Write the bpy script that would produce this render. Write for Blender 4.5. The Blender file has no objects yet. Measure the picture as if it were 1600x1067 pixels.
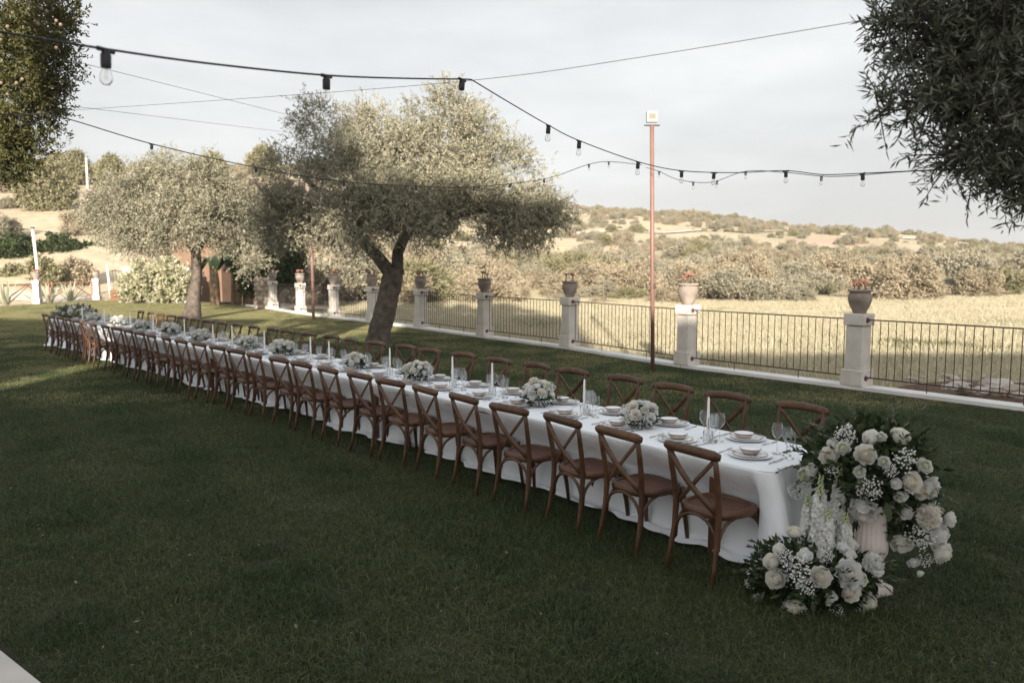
import bpy, math, random
import numpy as np
from mathutils import Vector, Matrix

random.seed(7); rng = np.random.default_rng(7)
SC = bpy.context.scene
COL = SC.collection
R = math.radians
PI = math.pi

# ------------------------------------------------------------------ camera, sky, sun, exposure
CAM_H = 2.2
PITCH = math.atan((533.5 - 410.0) / 1244.4)
cam_d = bpy.data.cameras.new('camera'); cam = bpy.data.objects.new('camera', cam_d); COL.objects.link(cam)
cam.location = (0, 0, CAM_H); cam.rotation_euler = (PI / 2 - PITCH, 0, 0)
cam_d.lens = 28; cam_d.sensor_width = 36; cam_d.clip_start = .05; cam_d.clip_end = 4000
cam_d.dof.use_dof = True; cam_d.dof.focus_distance = 7.0; cam_d.dof.aperture_fstop = 2.2
SC.camera = cam

SUN_EL = R(16); SUN_DX = .04          # the sun stands behind the camera, shining along +Y
W = bpy.data.worlds.new('World'); SC.world = W; W.use_nodes = True
wn = W.node_tree.nodes; wl = W.node_tree.links
for n_ in list(wn): wn.remove(n_)
w_out = wn.new('ShaderNodeOutputWorld'); w_bg = wn.new('ShaderNodeBackground')
w_sky = wn.new('ShaderNodeTexSky'); w_sky.sky_type = 'NISHITA'; w_sky.sun_disc = False
w_sky.sun_elevation = SUN_EL; w_sky.sun_rotation = PI + math.atan(SUN_DX)
w_sky.dust_density = 6.0; w_sky.air_density = 1.0; w_sky.ozone_density = 1.0
w_tc = wn.new('ShaderNodeTexCoord'); w_map = wn.new('ShaderNodeMapping')
w_map.inputs['Scale'].default_value = (1.2, 1.2, 4.5); w_map.inputs['Location'].default_value = (.3, .1, .5)
w_no = wn.new('ShaderNodeTexNoise'); w_no.inputs['Scale'].default_value = 1.7; w_no.inputs['Detail'].default_value = 7; w_no.inputs['Roughness'].default_value = .55
w_rp = wn.new('ShaderNodeMapRange'); w_rp.inputs[1].default_value = .42; w_rp.inputs[2].default_value = .72; w_rp.inputs[3].default_value = .90; w_rp.inputs[4].default_value = .99
w_bw = wn.new('ShaderNodeRGBToBW'); w_tint = wn.new('ShaderNodeMix'); w_tint.data_type = 'RGBA'; w_tint.inputs[0].default_value = .88
w_tint.inputs[7].default_value = (2.7, 2.76, 2.8, 1)      # even veil of thin high cloud
w_mix = wn.new('ShaderNodeMix'); w_mix.data_type = 'RGBA'
w_gain = wn.new('ShaderNodeMapRange'); w_gain.inputs[1].default_value = .40; w_gain.inputs[2].default_value = .70; w_gain.inputs[3].default_value = .90; w_gain.inputs[4].default_value = 1.18
w_mul = wn.new('ShaderNodeVectorMath'); w_mul.operation = 'SCALE'
wl.new(w_tc.outputs['Generated'], w_map.inputs[0]); wl.new(w_map.outputs[0], w_no.inputs[0]); wl.new(w_no.outputs[0], w_rp.inputs[0])
w_sep = wn.new('ShaderNodeSeparateXYZ'); w_inv = wn.new('ShaderNodeMath'); w_inv.operation = 'SUBTRACT'; w_inv.inputs[0].default_value = 1; w_inv.use_clamp = True
w_pw = wn.new('ShaderNodeMath'); w_pw.operation = 'POWER'; w_pw.inputs[1].default_value = 5; w_ma = wn.new('ShaderNodeMath'); w_ma.operation = 'MULTIPLY_ADD'; w_ma.inputs[1].default_value = .22; w_ma.inputs[2].default_value = 1
w_vs = wn.new('ShaderNodeVectorMath'); w_vs.operation = 'SCALE'; w_vs.inputs[0].default_value = (2.36, 2.41, 2.43)      # the veil is thicker towards the horizon, all round
wl.new(w_tc.outputs['Generated'], w_sep.inputs[0]); wl.new(w_sep.outputs[2], w_inv.inputs[1]); wl.new(w_inv.outputs[0], w_pw.inputs[0]); wl.new(w_pw.outputs[0], w_ma.inputs[0]); wl.new(w_ma.outputs[0], w_vs.inputs['Scale']); wl.new(w_vs.outputs[0], w_tint.inputs[7])
wl.new(w_sky.outputs[0], w_bw.inputs[0]); wl.new(w_bw.outputs[0], w_tint.inputs[6])
wl.new(w_rp.outputs[0], w_mix.inputs[0]); wl.new(w_sky.outputs[0], w_mix.inputs[6]); wl.new(w_tint.outputs[2], w_mix.inputs[7])
wl.new(w_no.outputs[0], w_gain.inputs[0]); wl.new(w_mix.outputs[2], w_mul.inputs[0]); wl.new(w_gain.outputs[0], w_mul.inputs['Scale']); wl.new(w_mul.outputs[0], w_bg.inputs[0])
w_bg.inputs[1].default_value = .15
wl.new(w_bg.outputs[0], w_out.inputs[0])

sun_d = bpy.data.lights.new('sun', 'SUN'); sun = bpy.data.objects.new('sun', sun_d); COL.objects.link(sun)
sun_d.energy = 5.0; sun_d.angle = R(.5); sun_d.color = (1.0, .89, .75)
sun.rotation_euler = Vector((SUN_DX, 1, -math.tan(SUN_EL))).to_track_quat('-Z', 'Y').to_euler()
SC.view_settings.view_transform = 'Standard'; SC.view_settings.look = 'None'
SC.view_settings.exposure = 1.15; SC.view_settings.gamma = 1.0
SC.render.engine = 'CYCLES'
SC.cycles.max_bounces = 7; SC.cycles.transparent_max_bounces = 24; SC.cycles.diffuse_bounces = 3; SC.cycles.glossy_bounces = 3
SC.cycles.use_denoising = True

# ------------------------------------------------------------------ helpers
def at(px, py, Y):
    """a point of the photograph at ground distance Y (1600 x 1067 photograph)"""
    a = (px - 800) / 1244.4; b = (533.5 - py) / 1244.4
    d = Vector((a, math.cos(PITCH) + b * math.sin(PITCH), -math.sin(PITCH) + b * math.cos(PITCH)))
    return Vector((0, 0, CAM_H)) + d * (Y / d.y)
def on_z(px, py, z=0.0):
    a = (px - 800) / 1244.4; b = (533.5 - py) / 1244.4
    d = Vector((a, math.cos(PITCH) + b * math.sin(PITCH), -math.sin(PITCH) + b * math.cos(PITCH)))
    return Vector((0, 0, CAM_H)) + d * ((z - CAM_H) / d.z)

def tag(o, label=None, cat=None, group=None, kind=None):
    if label: o['label'] = label
    if cat: o['category'] = cat
    if group: o['group'] = group
    if kind: o['kind'] = kind
    return o
def empty(name, loc=(0, 0, 0), rz=0, label=None, cat=None, group=None):
    o = bpy.data.objects.new(name, None); COL.objects.link(o); o.location = loc; o.rotation_euler = (0, 0, rz)
    o.empty_display_size = .1
    return tag(o, label, cat, group)
def link(name, me, parent=None, loc=None, rot=None, scale=None):
    o = bpy.data.objects.new(name, me); COL.objects.link(o)
    if parent is not None: o.parent = parent
    if loc is not None: o.location = loc
    if rot is not None: o.rotation_euler = rot
    if scale is not None: o.scale = (scale,) * 3 if not hasattr(scale, '__len__') else scale
    return o
def copy_tree(o, parent=None):
    c = o.copy(); COL.objects.link(c); c.parent = parent
    for ch in list(o.children): copy_tree(ch, c)
    return c
ONES = ['', 'first', 'second', 'third', 'fourth', 'fifth', 'sixth', 'seventh', 'eighth', 'ninth', 'tenth', 'eleventh', 'twelfth', 'thirteenth',
        'fourteenth', 'fifteenth', 'sixteenth', 'seventeenth', 'eighteenth', 'nineteenth', 'twentieth']
def nth(n):
    if n <= 20: return ONES[n]
    if n < 30: return 'twenty-' + ONES[n - 20]
    return 'thirtieth'

class MB:
    """collects shapes for one mesh"""
    def __init__(s): s.v = []; s.f = []; s.m = []
    def add(s, vs, fs, m=0):
        b = len(s.v); s.v += [tuple(p) for p in vs]; s.f += [tuple(b + i for i in f) for f in fs]; s.m += [m] * len(fs); return s
    def box(s, c, d, rz=0, m=0, taper=1.0):
        x, y, z = d[0] / 2, d[1] / 2, d[2] / 2; cs, sn = math.cos(rz), math.sin(rz); vs = []
        for sz in (-1, 1):
            k = taper if sz > 0 else 1
            for sx, sy in ((-1, -1), (1, -1), (1, 1), (-1, 1)):
                px, py = sx * x * k, sy * y * k
                vs.append((c[0] + px * cs - py * sn, c[1] + px * sn + py * cs, c[2] + sz * z))
        return s.add(vs, [(3, 2, 1, 0), (4, 5, 6, 7), (0, 1, 5, 4), (1, 2, 6, 5), (2, 3, 7, 6), (3, 0, 4, 7)], m)
    def bev(s, c, d, b=.01, rz=0, m=0):
        """box with chamfered edges"""
        x, y, z = d[0] / 2, d[1] / 2, d[2] / 2; cs, sn = math.cos(rz), math.sin(rz); vs = []
        for zz, i in ((-z, b), (-z + b, 0), (z - b, 0), (z, b)):
            X, Yy = x - i, y - i; q = b * .6 if i == 0 else b * .3
            for px, py in ((-X + q, -Yy), (X - q, -Yy), (X, -Yy + q), (X, Yy - q), (X - q, Yy), (-X + q, Yy), (-X, Yy - q), (-X, -Yy + q)):
                vs.append((c[0] + px * cs - py * sn, c[1] + px * sn + py * cs, c[2] + zz))
        fs = [tuple(range(7, -1, -1)), tuple(range(24, 32))]
        for k in range(3):
            for i in range(8): fs.append((k * 8 + i, k * 8 + (i + 1) % 8, k * 8 + 8 + (i + 1) % 8, k * 8 + 8 + i))
        return s.add(vs, fs, m)
    def tube(s, pts, rad, n=8, m=0, cap=True, flat=1.0, ref=None):
        pts = [Vector(p) for p in pts]; k = len(pts)
        rad = [rad] * k if not hasattr(rad, '__len__') else rad
        vs = []; fs = []; N = None
        for i in range(k):
            t = (pts[min(i + 1, k - 1)] - pts[max(i - 1, 0)]).normalized()
            if N is None:
                a = Vector(ref) if ref else (Vector((0, 0, 1)) if abs(t.z) < .9 else Vector((1, 0, 0)))
                N = (a - t * a.dot(t)).normalized()
            else: N = (N - t * N.dot(t)).normalized()
            B = t.cross(N)
            for j in range(n):
                w = 2 * PI * j / n
                vs.append(pts[i] + (N * math.cos(w) + B * math.sin(w) * flat) * rad[i])
        for i in range(k - 1):
            for j in range(n): fs.append((i * n + j, i * n + (j + 1) % n, (i + 1) * n + (j + 1) % n, (i + 1) * n + j))
        if cap: fs += [tuple(range(n - 1, -1, -1)), tuple((k - 1) * n + j for j in range(n))]
        return s.add(vs, fs, m)
    def lathe(s, prof, n=16, c=(0, 0, 0), m=0, flute=0, fl_n=0):
        vs = []; fs = []; k = len(prof)
        for r, z in prof:
            for j in range(n):
                w = 2 * PI * j / n; q = r * (1 + (flute * abs(math.sin(fl_n * w / 2)) if flute else 0))
                vs.append((c[0] + q * math.cos(w), c[1] + q * math.sin(w), c[2] + z))
        for i in range(k - 1):
            for j in range(n): fs.append((i * n + j, i * n + (j + 1) % n, (i + 1) * n + (j + 1) % n, (i + 1) * n + j))
        return s.add(vs, fs, m)
    def blob(s, c, r, m=0, n=6, k=4, jit=0.0, sq=1.0):
        vs = [(c[0], c[1], c[2] - r * sq)]; fs = []
        for i in range(1, k):
            a = PI * i / k
            for j in range(n):
                w = 2 * PI * (j + .5 * (i % 2)) / n; q = r * (1 + random.uniform(-jit, jit))
                vs.append((c[0] + q * math.sin(a) * math.cos(w), c[1] + q * math.sin(a) * math.sin(w), c[2] - q * sq * math.cos(a)))
        vs.append((c[0], c[1], c[2] + r * sq)); L = len(vs) - 1
        for j in range(n): fs.append((0, 1 + (j + 1) % n, 1 + j))
        for i in range(k - 2):
            for j in range(n): fs.append((1 + i * n + j, 1 + i * n + (j + 1) % n, 1 + (i + 1) * n + (j + 1) % n, 1 + (i + 1) * n + j))
        b = 1 + (k - 2) * n
        for j in range(n): fs.append((b + j, b + (j + 1) % n, L))
        return s.add(vs, fs, m)
    def mesh(s, name, mats, smooth=False):
        me = bpy.data.meshes.new(name); me.from_pydata(s.v, [], s.f)
        for m in (mats if isinstance(mats, (list, tuple)) else [mats]): me.materials.append(m)
        if isinstance(mats, (list, tuple)) and len(mats) > 1: me.polygons.foreach_set('material_index', s.m)
        if smooth: me.polygons.foreach_set('use_smooth', [True] * len(me.polygons))
        me.update(); return me
    def build(s, name, mats, parent=None, smooth=False, loc=None):
        return link(name, s.mesh(name, mats, smooth), parent, loc)

def quad_mesh(name, V, mats, midx=None, rnd=None):
    """V: (N,4,3) loose quads"""
    N = len(V); me = bpy.data.meshes.new(name)
    me.vertices.add(N * 4); me.vertices.foreach_set('co', np.ascontiguousarray(V, dtype=np.float32).ravel())
    me.loops.add(N * 4); me.loops.foreach_set('vertex_index', np.arange(N * 4, dtype=np.int32))
    me.polygons.add(N); me.polygons.foreach_set('loop_start', np.arange(0, N * 4, 4, dtype=np.int32))
    for m in (mats if isinstance(mats, (list, tuple)) else [mats]): me.materials.append(m)
    if midx is not None: me.polygons.foreach_set('material_index', np.asarray(midx, dtype=np.int32))
    if rnd is not None:
        at_ = me.attributes.new('rnd', 'FLOAT', 'POINT'); at_.data.foreach_set('value', np.repeat(np.asarray(rnd, dtype=np.float32), 4))
    me.update(calc_edges=True); me.validate(); return me
def unit(a): return a / np.maximum(np.linalg.norm(a, axis=-1, keepdims=True), 1e-9)
def leaf_quads(P, D, L, Wd, twist=None):
    """rhombic leaves from points P along D; L, Wd arrays"""
    N = len(P); D = unit(D); rv = rng.normal(size=(N, 3)) if twist is None else twist
    S = unit(np.cross(D, rv)); L = np.broadcast_to(L, (N,))[:, None]; Wd = np.broadcast_to(Wd, (N,))[:, None]
    Nn = np.cross(S, D); mid = P + D * L * .45 + Nn * L * .06
    return np.stack([P, mid + S * Wd * .5, P + D * L, mid - S * Wd * .5], axis=1)

# ------------------------------------------------------------------ materials
MATS = {}
def mat(name, col, rough=.7, var=0.0, scale=6.0, bump=0.0, bscale=30.0, col2=None, spec=.5, metal=0.0, coords='Object', detail=5):
    if name in MATS: return MATS[name]
    m = bpy.data.materials.new(name); m.use_nodes = True; nt = m.node_tree; p = nt.nodes['Principled BSDF']
    p.inputs['Base Color'].default_value = (*col, 1); p.inputs['Roughness'].default_value = rough; p.inputs['Metallic'].default_value = metal
    p.inputs['Specular IOR Level'].default_value = spec
    if var or bump or col2:
        tc = nt.nodes.new('ShaderNodeTexCoord')
    if var or col2:
        no = nt.nodes.new('ShaderNodeTexNoise'); no.inputs['Scale'].default_value = scale; no.inputs['Detail'].default_value = detail
        nt.links.new(tc.outputs[coords], no.inputs['Vector'])
        rp = nt.nodes.new('ShaderNodeValToRGB'); rp.color_ramp.elements[0].position = .3; rp.color_ramp.elements[1].position = .7
        c2 = col2 or tuple(min(1, c * (1 + var)) for c in col); c1 = col if col2 else tuple(c * (1 - var) for c in col)
        rp.color_ramp.elements[0].color = (*c1, 1); rp.color_ramp.elements[1].color = (*c2, 1)
        nt.links.new(no.outputs[0], rp.inputs[0]); nt.links.new(rp.outputs[0], p.inputs['Base Color'])
    if bump:
        nb = nt.nodes.new('ShaderNodeTexNoise'); nb.inputs['Scale'].default_value = bscale; nb.inputs['Detail'].default_value = 6
        nt.links.new(tc.outputs[coords], nb.inputs['Vector'])
        bm = nt.nodes.new('ShaderNodeBump'); bm.inputs['Strength'].default_value = bump; bm.inputs['Distance'].default_value = .02
        nt.links.new(nb.outputs[0], bm.inputs['Height']); nt.links.new(bm.outputs[0], p.inputs['Normal'])
    MATS[name] = m; return m
def leaf_mat(name, c1, c2, back=None, trans=.25, rough=.55):
    """foliage: colour varies leaf by leaf (attribute rnd), paler underside, some light passes through"""
    if name in MATS: return MATS[name]
    m = bpy.data.materials.new(name); m.use_nodes = True; nt = m.node_tree; N = nt.nodes; Lk = nt.links
    p = N['Principled BSDF']; out = N['Material Output']; p.inputs['Roughness'].default_value = rough; p.inputs['Specular IOR Level'].default_value = .35
    a = N.new('ShaderNodeAttribute'); a.attribute_name = 'rnd'
    rp = N.new('ShaderNodeValToRGB'); rp.color_ramp.elements[0].color = (*c1, 1); rp.color_ramp.elements[1].color = (*c2, 1)
    Lk.new(a.outputs['Fac'], rp.inputs[0]); src = rp.outputs[0]
    if back:
        g = N.new('ShaderNodeNewGeometry'); mx = N.new('ShaderNodeMix'); mx.data_type = 'RGBA'; mx.inputs[7].default_value = (*back, 1)
        Lk.new(g.outputs['Backfacing'], mx.inputs[0]); Lk.new(src, mx.inputs[6]); src = mx.outputs[2]
    Lk.new(src, p.inputs['Base Color'])
    t = N.new('ShaderNodeBsdfTranslucent'); Lk.new(src, t.inputs[0]); ms = N.new('ShaderNodeMixShader'); ms.inputs[0].default_value = trans
    Lk.new(p.outputs[0], ms.inputs[1]); Lk.new(t.outputs[0], ms.inputs[2]); Lk.new(ms.outputs[0], out.inputs[0])
    MATS[name] = m; return m
def glass_mat(name, tint=(1, 1, 1), refl=.9, blend=.2):
    m = bpy.data.materials.new(name); m.use_nodes = True; nt = m.node_tree; N = nt.nodes; Lk = nt.links
    N.remove(N['Principled BSDF']); out = N['Material Output']
    tr = N.new('ShaderNodeBsdfTransparent'); tr.inputs[0].default_value = (*tint, 1)
    gl = N.new('ShaderNodeBsdfGlossy'); gl.inputs['Roughness'].default_value = .03; gl.inputs[0].default_value = (refl, refl, refl, 1)
    lw = N.new('ShaderNodeLayerWeight'); lw.inputs[0].default_value = blend
    ms = N.new('ShaderNodeMixShader'); Lk.new(lw.outputs['Fresnel'], ms.inputs[0]); Lk.new(tr.outputs[0], ms.inputs[1]); Lk.new(gl.outputs[0], ms.inputs[2])
    df = N.new('ShaderNodeBsdfTranslucent'); df.inputs[0].default_value = (.8, .85, .88, 1); m2 = N.new('ShaderNodeMixShader'); m2.inputs[0].default_value = .07
    Lk.new(ms.outputs[0], m2.inputs[1]); Lk.new(df.outputs[0], m2.inputs[2]); Lk.new(m2.outputs[0], out.inputs[0]); return m

def wood_mat(name, c1, c2, rough=.42):
    m = bpy.data.materials.new(name); m.use_nodes = True; nt = m.node_tree; N = nt.nodes; Lk = nt.links; p = N['Principled BSDF']
    tc = N.new('ShaderNodeTexCoord'); oi = N.new('ShaderNodeObjectInfo')
    no = N.new('ShaderNodeTexNoise'); no.inputs['Scale'].default_value = 9; no.inputs['Detail'].default_value = 6; no.inputs['Distortion'].default_value = 1.5
    ad = N.new('ShaderNodeVectorMath'); ad.operation = 'ADD'; Lk.new(tc.outputs['Object'], ad.inputs[0]); Lk.new(oi.outputs['Random'], ad.inputs[1]); Lk.new(ad.outputs[0], no.inputs['Vector'])
    rp = N.new('ShaderNodeValToRGB'); rp.color_ramp.elements[0].position = .25; rp.color_ramp.elements[1].position = .8
    rp.color_ramp.elements[0].color = (*c1, 1); rp.color_ramp.elements[1].color = (*c2, 1); Lk.new(no.outputs[0], rp.inputs[0])
    hs = N.new('ShaderNodeHueSaturation'); mr = N.new('ShaderNodeMapRange'); mr.inputs[3].default_value = .8; mr.inputs[4].default_value = 1.2
    Lk.new(oi.outputs['Random'], mr.inputs[0]); Lk.new(mr.outputs[0], hs.inputs['Value']); Lk.new(rp.outputs[0], hs.inputs['Color']); Lk.new(hs.outputs[0], p.inputs['Base Color'])
    p.inputs['Roughness'].default_value = rough
    bm = N.new('ShaderNodeBump'); bm.inputs['Strength'].default_value = .12; bm.inputs['Distance'].default_value = .004
    Lk.new(no.outputs[0], bm.inputs['Height']); Lk.new(bm.outputs[0], p.inputs['Normal']); return m

M_wood = wood_mat('chair_wood', (.048, .021, .010), (.140, .064, .030))
def cane_mat():
    m = bpy.data.materials.new('cane'); m.use_nodes = True; nt = m.node_tree; N = nt.nodes; Lk = nt.links; p = N['Principled BSDF']
    tc = N.new('ShaderNodeTexCoord'); ck = N.new('ShaderNodeTexChecker'); ck.inputs['Scale'].default_value = 130
    ck.inputs['Color1'].default_value = (.15, .062, .042, 1); ck.inputs['Color2'].default_value = (.075, .03, .021, 1)
    Lk.new(tc.outputs['Object'], ck.inputs['Vector']); Lk.new(ck.outputs[0], p.inputs['Base Color']); p.inputs['Roughness'].default_value = .6
    bm = N.new('ShaderNodeBump'); bm.inputs['Strength'].default_value = .5; bm.inputs['Distance'].default_value = .003
    Lk.new(ck.outputs['Fac'], bm.inputs['Height']); Lk.new(bm.outputs[0], p.inputs['Normal']); return m
M_cane = cane_mat()
M_cloth = mat('tablecloth', (.86, .90, .95), .85, var=.03, scale=1.3, bump=.45, bscale=7)
M_porc = mat('porcelain', (.80, .81, .84), .18)
M_rim = mat('bowl_rim', (.07, .07, .10), .3)
M_steel = mat('cutlery', (.55, .55, .55), .22, metal=1.0)
M_glass = glass_mat('glass'); M_glass_thin = glass_mat('holder_glass', blend=.07)
M_candle = mat('candle_wax', (.88, .88, .86), .45)
M_stone = mat('pillar_stone', (.54, .50, .45), .85, col2=(.70, .66, .61), scale=4, bump=.25, bscale=40)
M_coping = mat('coping', (.74, .73, .71), .8, var=.12, scale=1.5, bump=.2, bscale=25)
M_footing = mat('footing', (.20, .14, .09), .95, col2=(.36, .29, .22), scale=4, bump=.8, bscale=12)
M_iron = mat('iron', (.045, .030, .024), .6, var=.3, scale=20)
M_rust = mat('rusty_iron', (.13, .045, .028), .8, var=.4, scale=25, bump=.3)
M_pot = mat('pot_clay', (.21, .17, .14), .9, col2=(.36, .31, .27), scale=5, bump=.3, bscale=25)
M_black = mat('cable_black', (.012, .012, .016), .5)
M_bark = mat('bark', (.055, .044, .035), .95, col2=(.17, .14, .115), scale=7, bump=1.0, bscale=16)
M_bark_dark = mat('bark_dark', (.055, .042, .033), .95, var=.4, scale=8, bump=1.0, bscale=18)
M_white = mat('white_paint', (.75, .74, .71), .6, var=.06, scale=4)
M_polep = mat('pole_paint', (.22, .125, .10), .55, var=.15, scale=3)
def plate_mat():
    m = bpy.data.materials.new('painted_plate'); m.use_nodes = True; nt = m.node_tree; N = nt.nodes; Lk = nt.links; p = N['Principled BSDF']
    tc = N.new('ShaderNodeTexCoord'); vo = N.new('ShaderNodeTexVoronoi'); vo.inputs['Scale'].default_value = 17; Lk.new(tc.outputs['Object'], vo.inputs['Vector'])
    r = N.new('ShaderNodeMapRange'); r.inputs[1].default_value = .26; r.inputs[2].default_value = .34; Lk.new(vo.outputs['Distance'], r.inputs[0])
    no = N.new('ShaderNodeTexNoise'); no.inputs['Scale'].default_value = 5; Lk.new(tc.outputs['Object'], no.inputs['Vector'])
    r2 = N.new('ShaderNodeMapRange'); r2.inputs[1].default_value = .48; r2.inputs[2].default_value = .52; Lk.new(no.outputs[0], r2.inputs[0])
    ad = N.new('ShaderNodeMath'); ad.operation = 'MAXIMUM'; Lk.new(r.outputs[0], ad.inputs[0]); Lk.new(r2.outputs[0], ad.inputs[1])
    cm = N.new('ShaderNodeMix'); cm.data_type = 'RGBA'; cm.inputs[6].default_value = (.16, .20, .33, 1); cm.inputs[7].default_value = (.80, .79, .78, 1)
    Lk.new(ad.outputs[0], cm.inputs[0]); Lk.new(cm.outputs[2], p.inputs['Base Color']); p.inputs['Roughness'].default_value = .2; return m
M_plate = plate_mat()
M_bowl = mat('bowl_cream', (.72, .64, .55), .25, col2=(.50, .42, .40), scale=22)
def petal_mat(name, col, tr=.4):
    m = bpy.data.materials.new(name); m.use_nodes = True; N = m.node_tree.nodes; Lk = m.node_tree.links; p = N['Principled BSDF']; p.inputs['Roughness'].default_value = .55
    tc = N.new('ShaderNodeTexCoord'); no = N.new('ShaderNodeTexNoise'); no.inputs['Scale'].default_value = 38; Lk.new(tc.outputs['Object'], no.inputs['Vector'])
    mr = N.new('ShaderNodeMix'); mr.data_type = 'RGBA'; mr.inputs[6].default_value = (*[c * .93 for c in col], 1); mr.inputs[7].default_value = (*[min(.93, c * 1.05) for c in col], 1); Lk.new(no.outputs[0], mr.inputs[0]); Lk.new(mr.outputs[2], p.inputs['Base Color'])
    t = N.new('ShaderNodeBsdfTranslucent'); Lk.new(mr.outputs[2], t.inputs[0]); ms = N.new('ShaderNodeMixShader'); ms.inputs[0].default_value = tr
    Lk.new(p.outputs[0], ms.inputs[1]); Lk.new(t.outputs[0], ms.inputs[2]); Lk.new(ms.outputs[0], N['Material Output'].inputs[0]); return m
M_rose = petal_mat('rose_cream', (.91, .89, .83)); M_rose_in = petal_mat('rose_heart', (.89, .83, .72)); M_petal = petal_mat('petal_white', (.91, .92, .90)); M_blush = petal_mat('petal_blush', (.90, .86, .81))
M_gyp = petal_mat('gypsophila', (.88, .88, .86), .3); M_bud = mat('green_bud', (.55, .60, .36), .6)
M_stem = mat('flower_stem', (.05, .085, .03), .6)
L_green = leaf_mat('leaf_green', (.018, .035, .012), (.06, .09, .03), trans=.2)
L_sage = leaf_mat('leaf_sage', (.05, .075, .035), (.12, .15, .08), back=(.20, .22, .16), trans=.2)
L_olive = leaf_mat('leaf_olive', (.030, .046, .018), (.54, .49, .36), back=(.29, .28, .205), trans=.12)
L_olive_near = leaf_mat('leaf_olive_near', (.03, .042, .02), (.11, .125, .07), back=(.20, .215, .17), trans=.22)
L_cypress = leaf_mat('leaf_cypress', (.05, .055, .018), (.13, .125, .045), trans=.15)
L_scrub = leaf_mat('leaf_scrub', (.20, .17, .11), (.52, .44, .32), trans=.2)
L_scrub2 = leaf_mat('leaf_scrub_green', (.115, .115, .055), (.38, .35, .21), trans=.2); L_scrub3 = leaf_mat('leaf_scrub_grey', (.15, .145, .10), (.45, .41, .31), trans=.2)
L_dark = leaf_mat('leaf_dark', (.02, .035, .01), (.07, .095, .03), trans=.2)
L_lawn = leaf_mat('blade_lawn', (.026, .050, .018), (.165, .205, .085), trans=.35, rough=.5)
L_dry = leaf_mat('blade_dry', (.42, .38, .25), (.72, .66, .51), trans=.3)
L_jas = leaf_mat('leaf_jasmine', (.14, .17, .06), (.80, .74, .56), trans=.25)

# ------------------------------------------------------------------ terrain, lawn, terrace
RX = [-400, -250, -167, -120, -60, -10, 17, 42, 73, 104, 136, 170, 240, 400]
RZ = [30, 33, 33, 31, 25, 20.5, 19.2, 17.2, 13.8, 10.0, 5.6, 4.4, 4, 4]
def sstep(x): x = np.clip(x, 0, 1); return x * x * (3 - 2 * x)
def wob(X, Y): return np.sin(X * .11 + 1.3) * np.cos(Y * .083 + .5) + .5 * np.sin(X * .27 + Y * .19) + .3 * np.sin(X * .053 - Y * .31 + 2)
def ground_z(X, Y):
    X = np.asarray(X, float); Y = np.asarray(Y, float)
    rise = np.interp(X, RX, RZ)
    near = np.where(X < -12, 42., 58.)
    k = sstep((Y - near) / (255 - near)) * .75 + .25 * np.clip((Y - near) / (255 - near), 0, 1)
    z = -.35 + rise * k + np.clip((Y - 45) / 60, 0, 1) * .5 * wob(X, Y)
    zl = np.interp(Y, [44, 60, 82, 110, 150, 255], [-.35, 3.2, 7.5, 12.5, 18.5, 31.5]); z = z + (zl - z) * sstep((-X - 20) / 12) * (Y > 44)
    z = np.where(Y > 255, z - (Y - 255) * .03, z)
    return z
xs = np.unique(np.concatenate([np.linspace(-900, -120, 18), np.linspace(-120, 120, 121), np.linspace(120, 900, 18)]))
ys = np.unique(np.concatenate([np.linspace(-60, 0, 6), np.linspace(0, 60, 31), np.linspace(60, 300, 81), np.linspace(300, 1200, 12)]))
XX, YY = np.meshgrid(xs, ys); ZZ = ground_z(XX, YY)
nx, ny = len(xs), len(ys)
gm = MB(); gm.v = [tuple(p) for p in np.stack([XX, YY, ZZ], -1).reshape(-1, 3)]
gm.f = [(j * nx + i, j * nx + i + 1, (j + 1) * nx + i + 1, (j + 1) * nx + i) for j in range(ny - 1) for i in range(nx - 1)]
def terrain_mat():
    m = bpy.data.materials.new('dry_hillside'); m.use_nodes = True; nt = m.node_tree; N = nt.nodes; Lk = nt.links; p = N['Principled BSDF']; p.inputs['Roughness'].default_value = .95
    tc = N.new('ShaderNodeTexCoord')
    def noise(s, d=6):
        n = N.new('ShaderNodeTexNoise'); n.inputs['Scale'].default_value = s; n.inputs['Detail'].default_value = d; Lk.new(tc.outputs['Object'], n.inputs['Vector']); return n
    a = noise(.06); b = noise(.9, 8); c = noise(.025, 4)
    r1 = N.new('ShaderNodeValToRGB'); e = r1.color_ramp.elements; e[0].position = .35; e[1].position = .68
    e[0].color = (.33, .30, .17, 1); e[1].color = (.60, .49, .36, 1); Lk.new(a.outputs[0], r1.inputs[0])
    r2 = N.new('ShaderNodeValToRGB'); e = r2.color_ramp.elements; e[0].position = .3; e[1].position = .72
    e[0].color = (.30, .26, .16, 1); e[1].color = (.66, .55, .42, 1); Lk.new(b.outputs[0], r2.inputs[0])
    mx = N.new('ShaderNodeMix'); mx.data_type = 'RGBA'; mx.inputs[0].default_value = .45; Lk.new(r1.outputs[0], mx.inputs[6]); Lk.new(r2.outputs[0], mx.inputs[7])
    r3 = N.new('ShaderNodeMapRange'); r3.inputs[1].default_value = .55; r3.inputs[2].default_value = .7; Lk.new(c.outputs[0], r3.inputs[0])
    m2 = N.new('ShaderNodeMix'); m2.data_type = 'RGBA'; m2.inputs[7].default_value = (.46, .33, .26, 1); Lk.new(r3.outputs[0], m2.inputs[0]); Lk.new(mx.outputs[2], m2.inputs[6])
    Lk.new(m2.outputs[2], p.inputs['Base Color'])
    bm = N.new('ShaderNodeBump'); bm.inputs['Strength'].default_value = .6; bm.inputs['Distance'].default_value = .3; Lk.new(b.outputs[0], bm.inputs['Height']); Lk.new(bm.outputs[0], p.inputs['Normal'])
    return m
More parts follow.
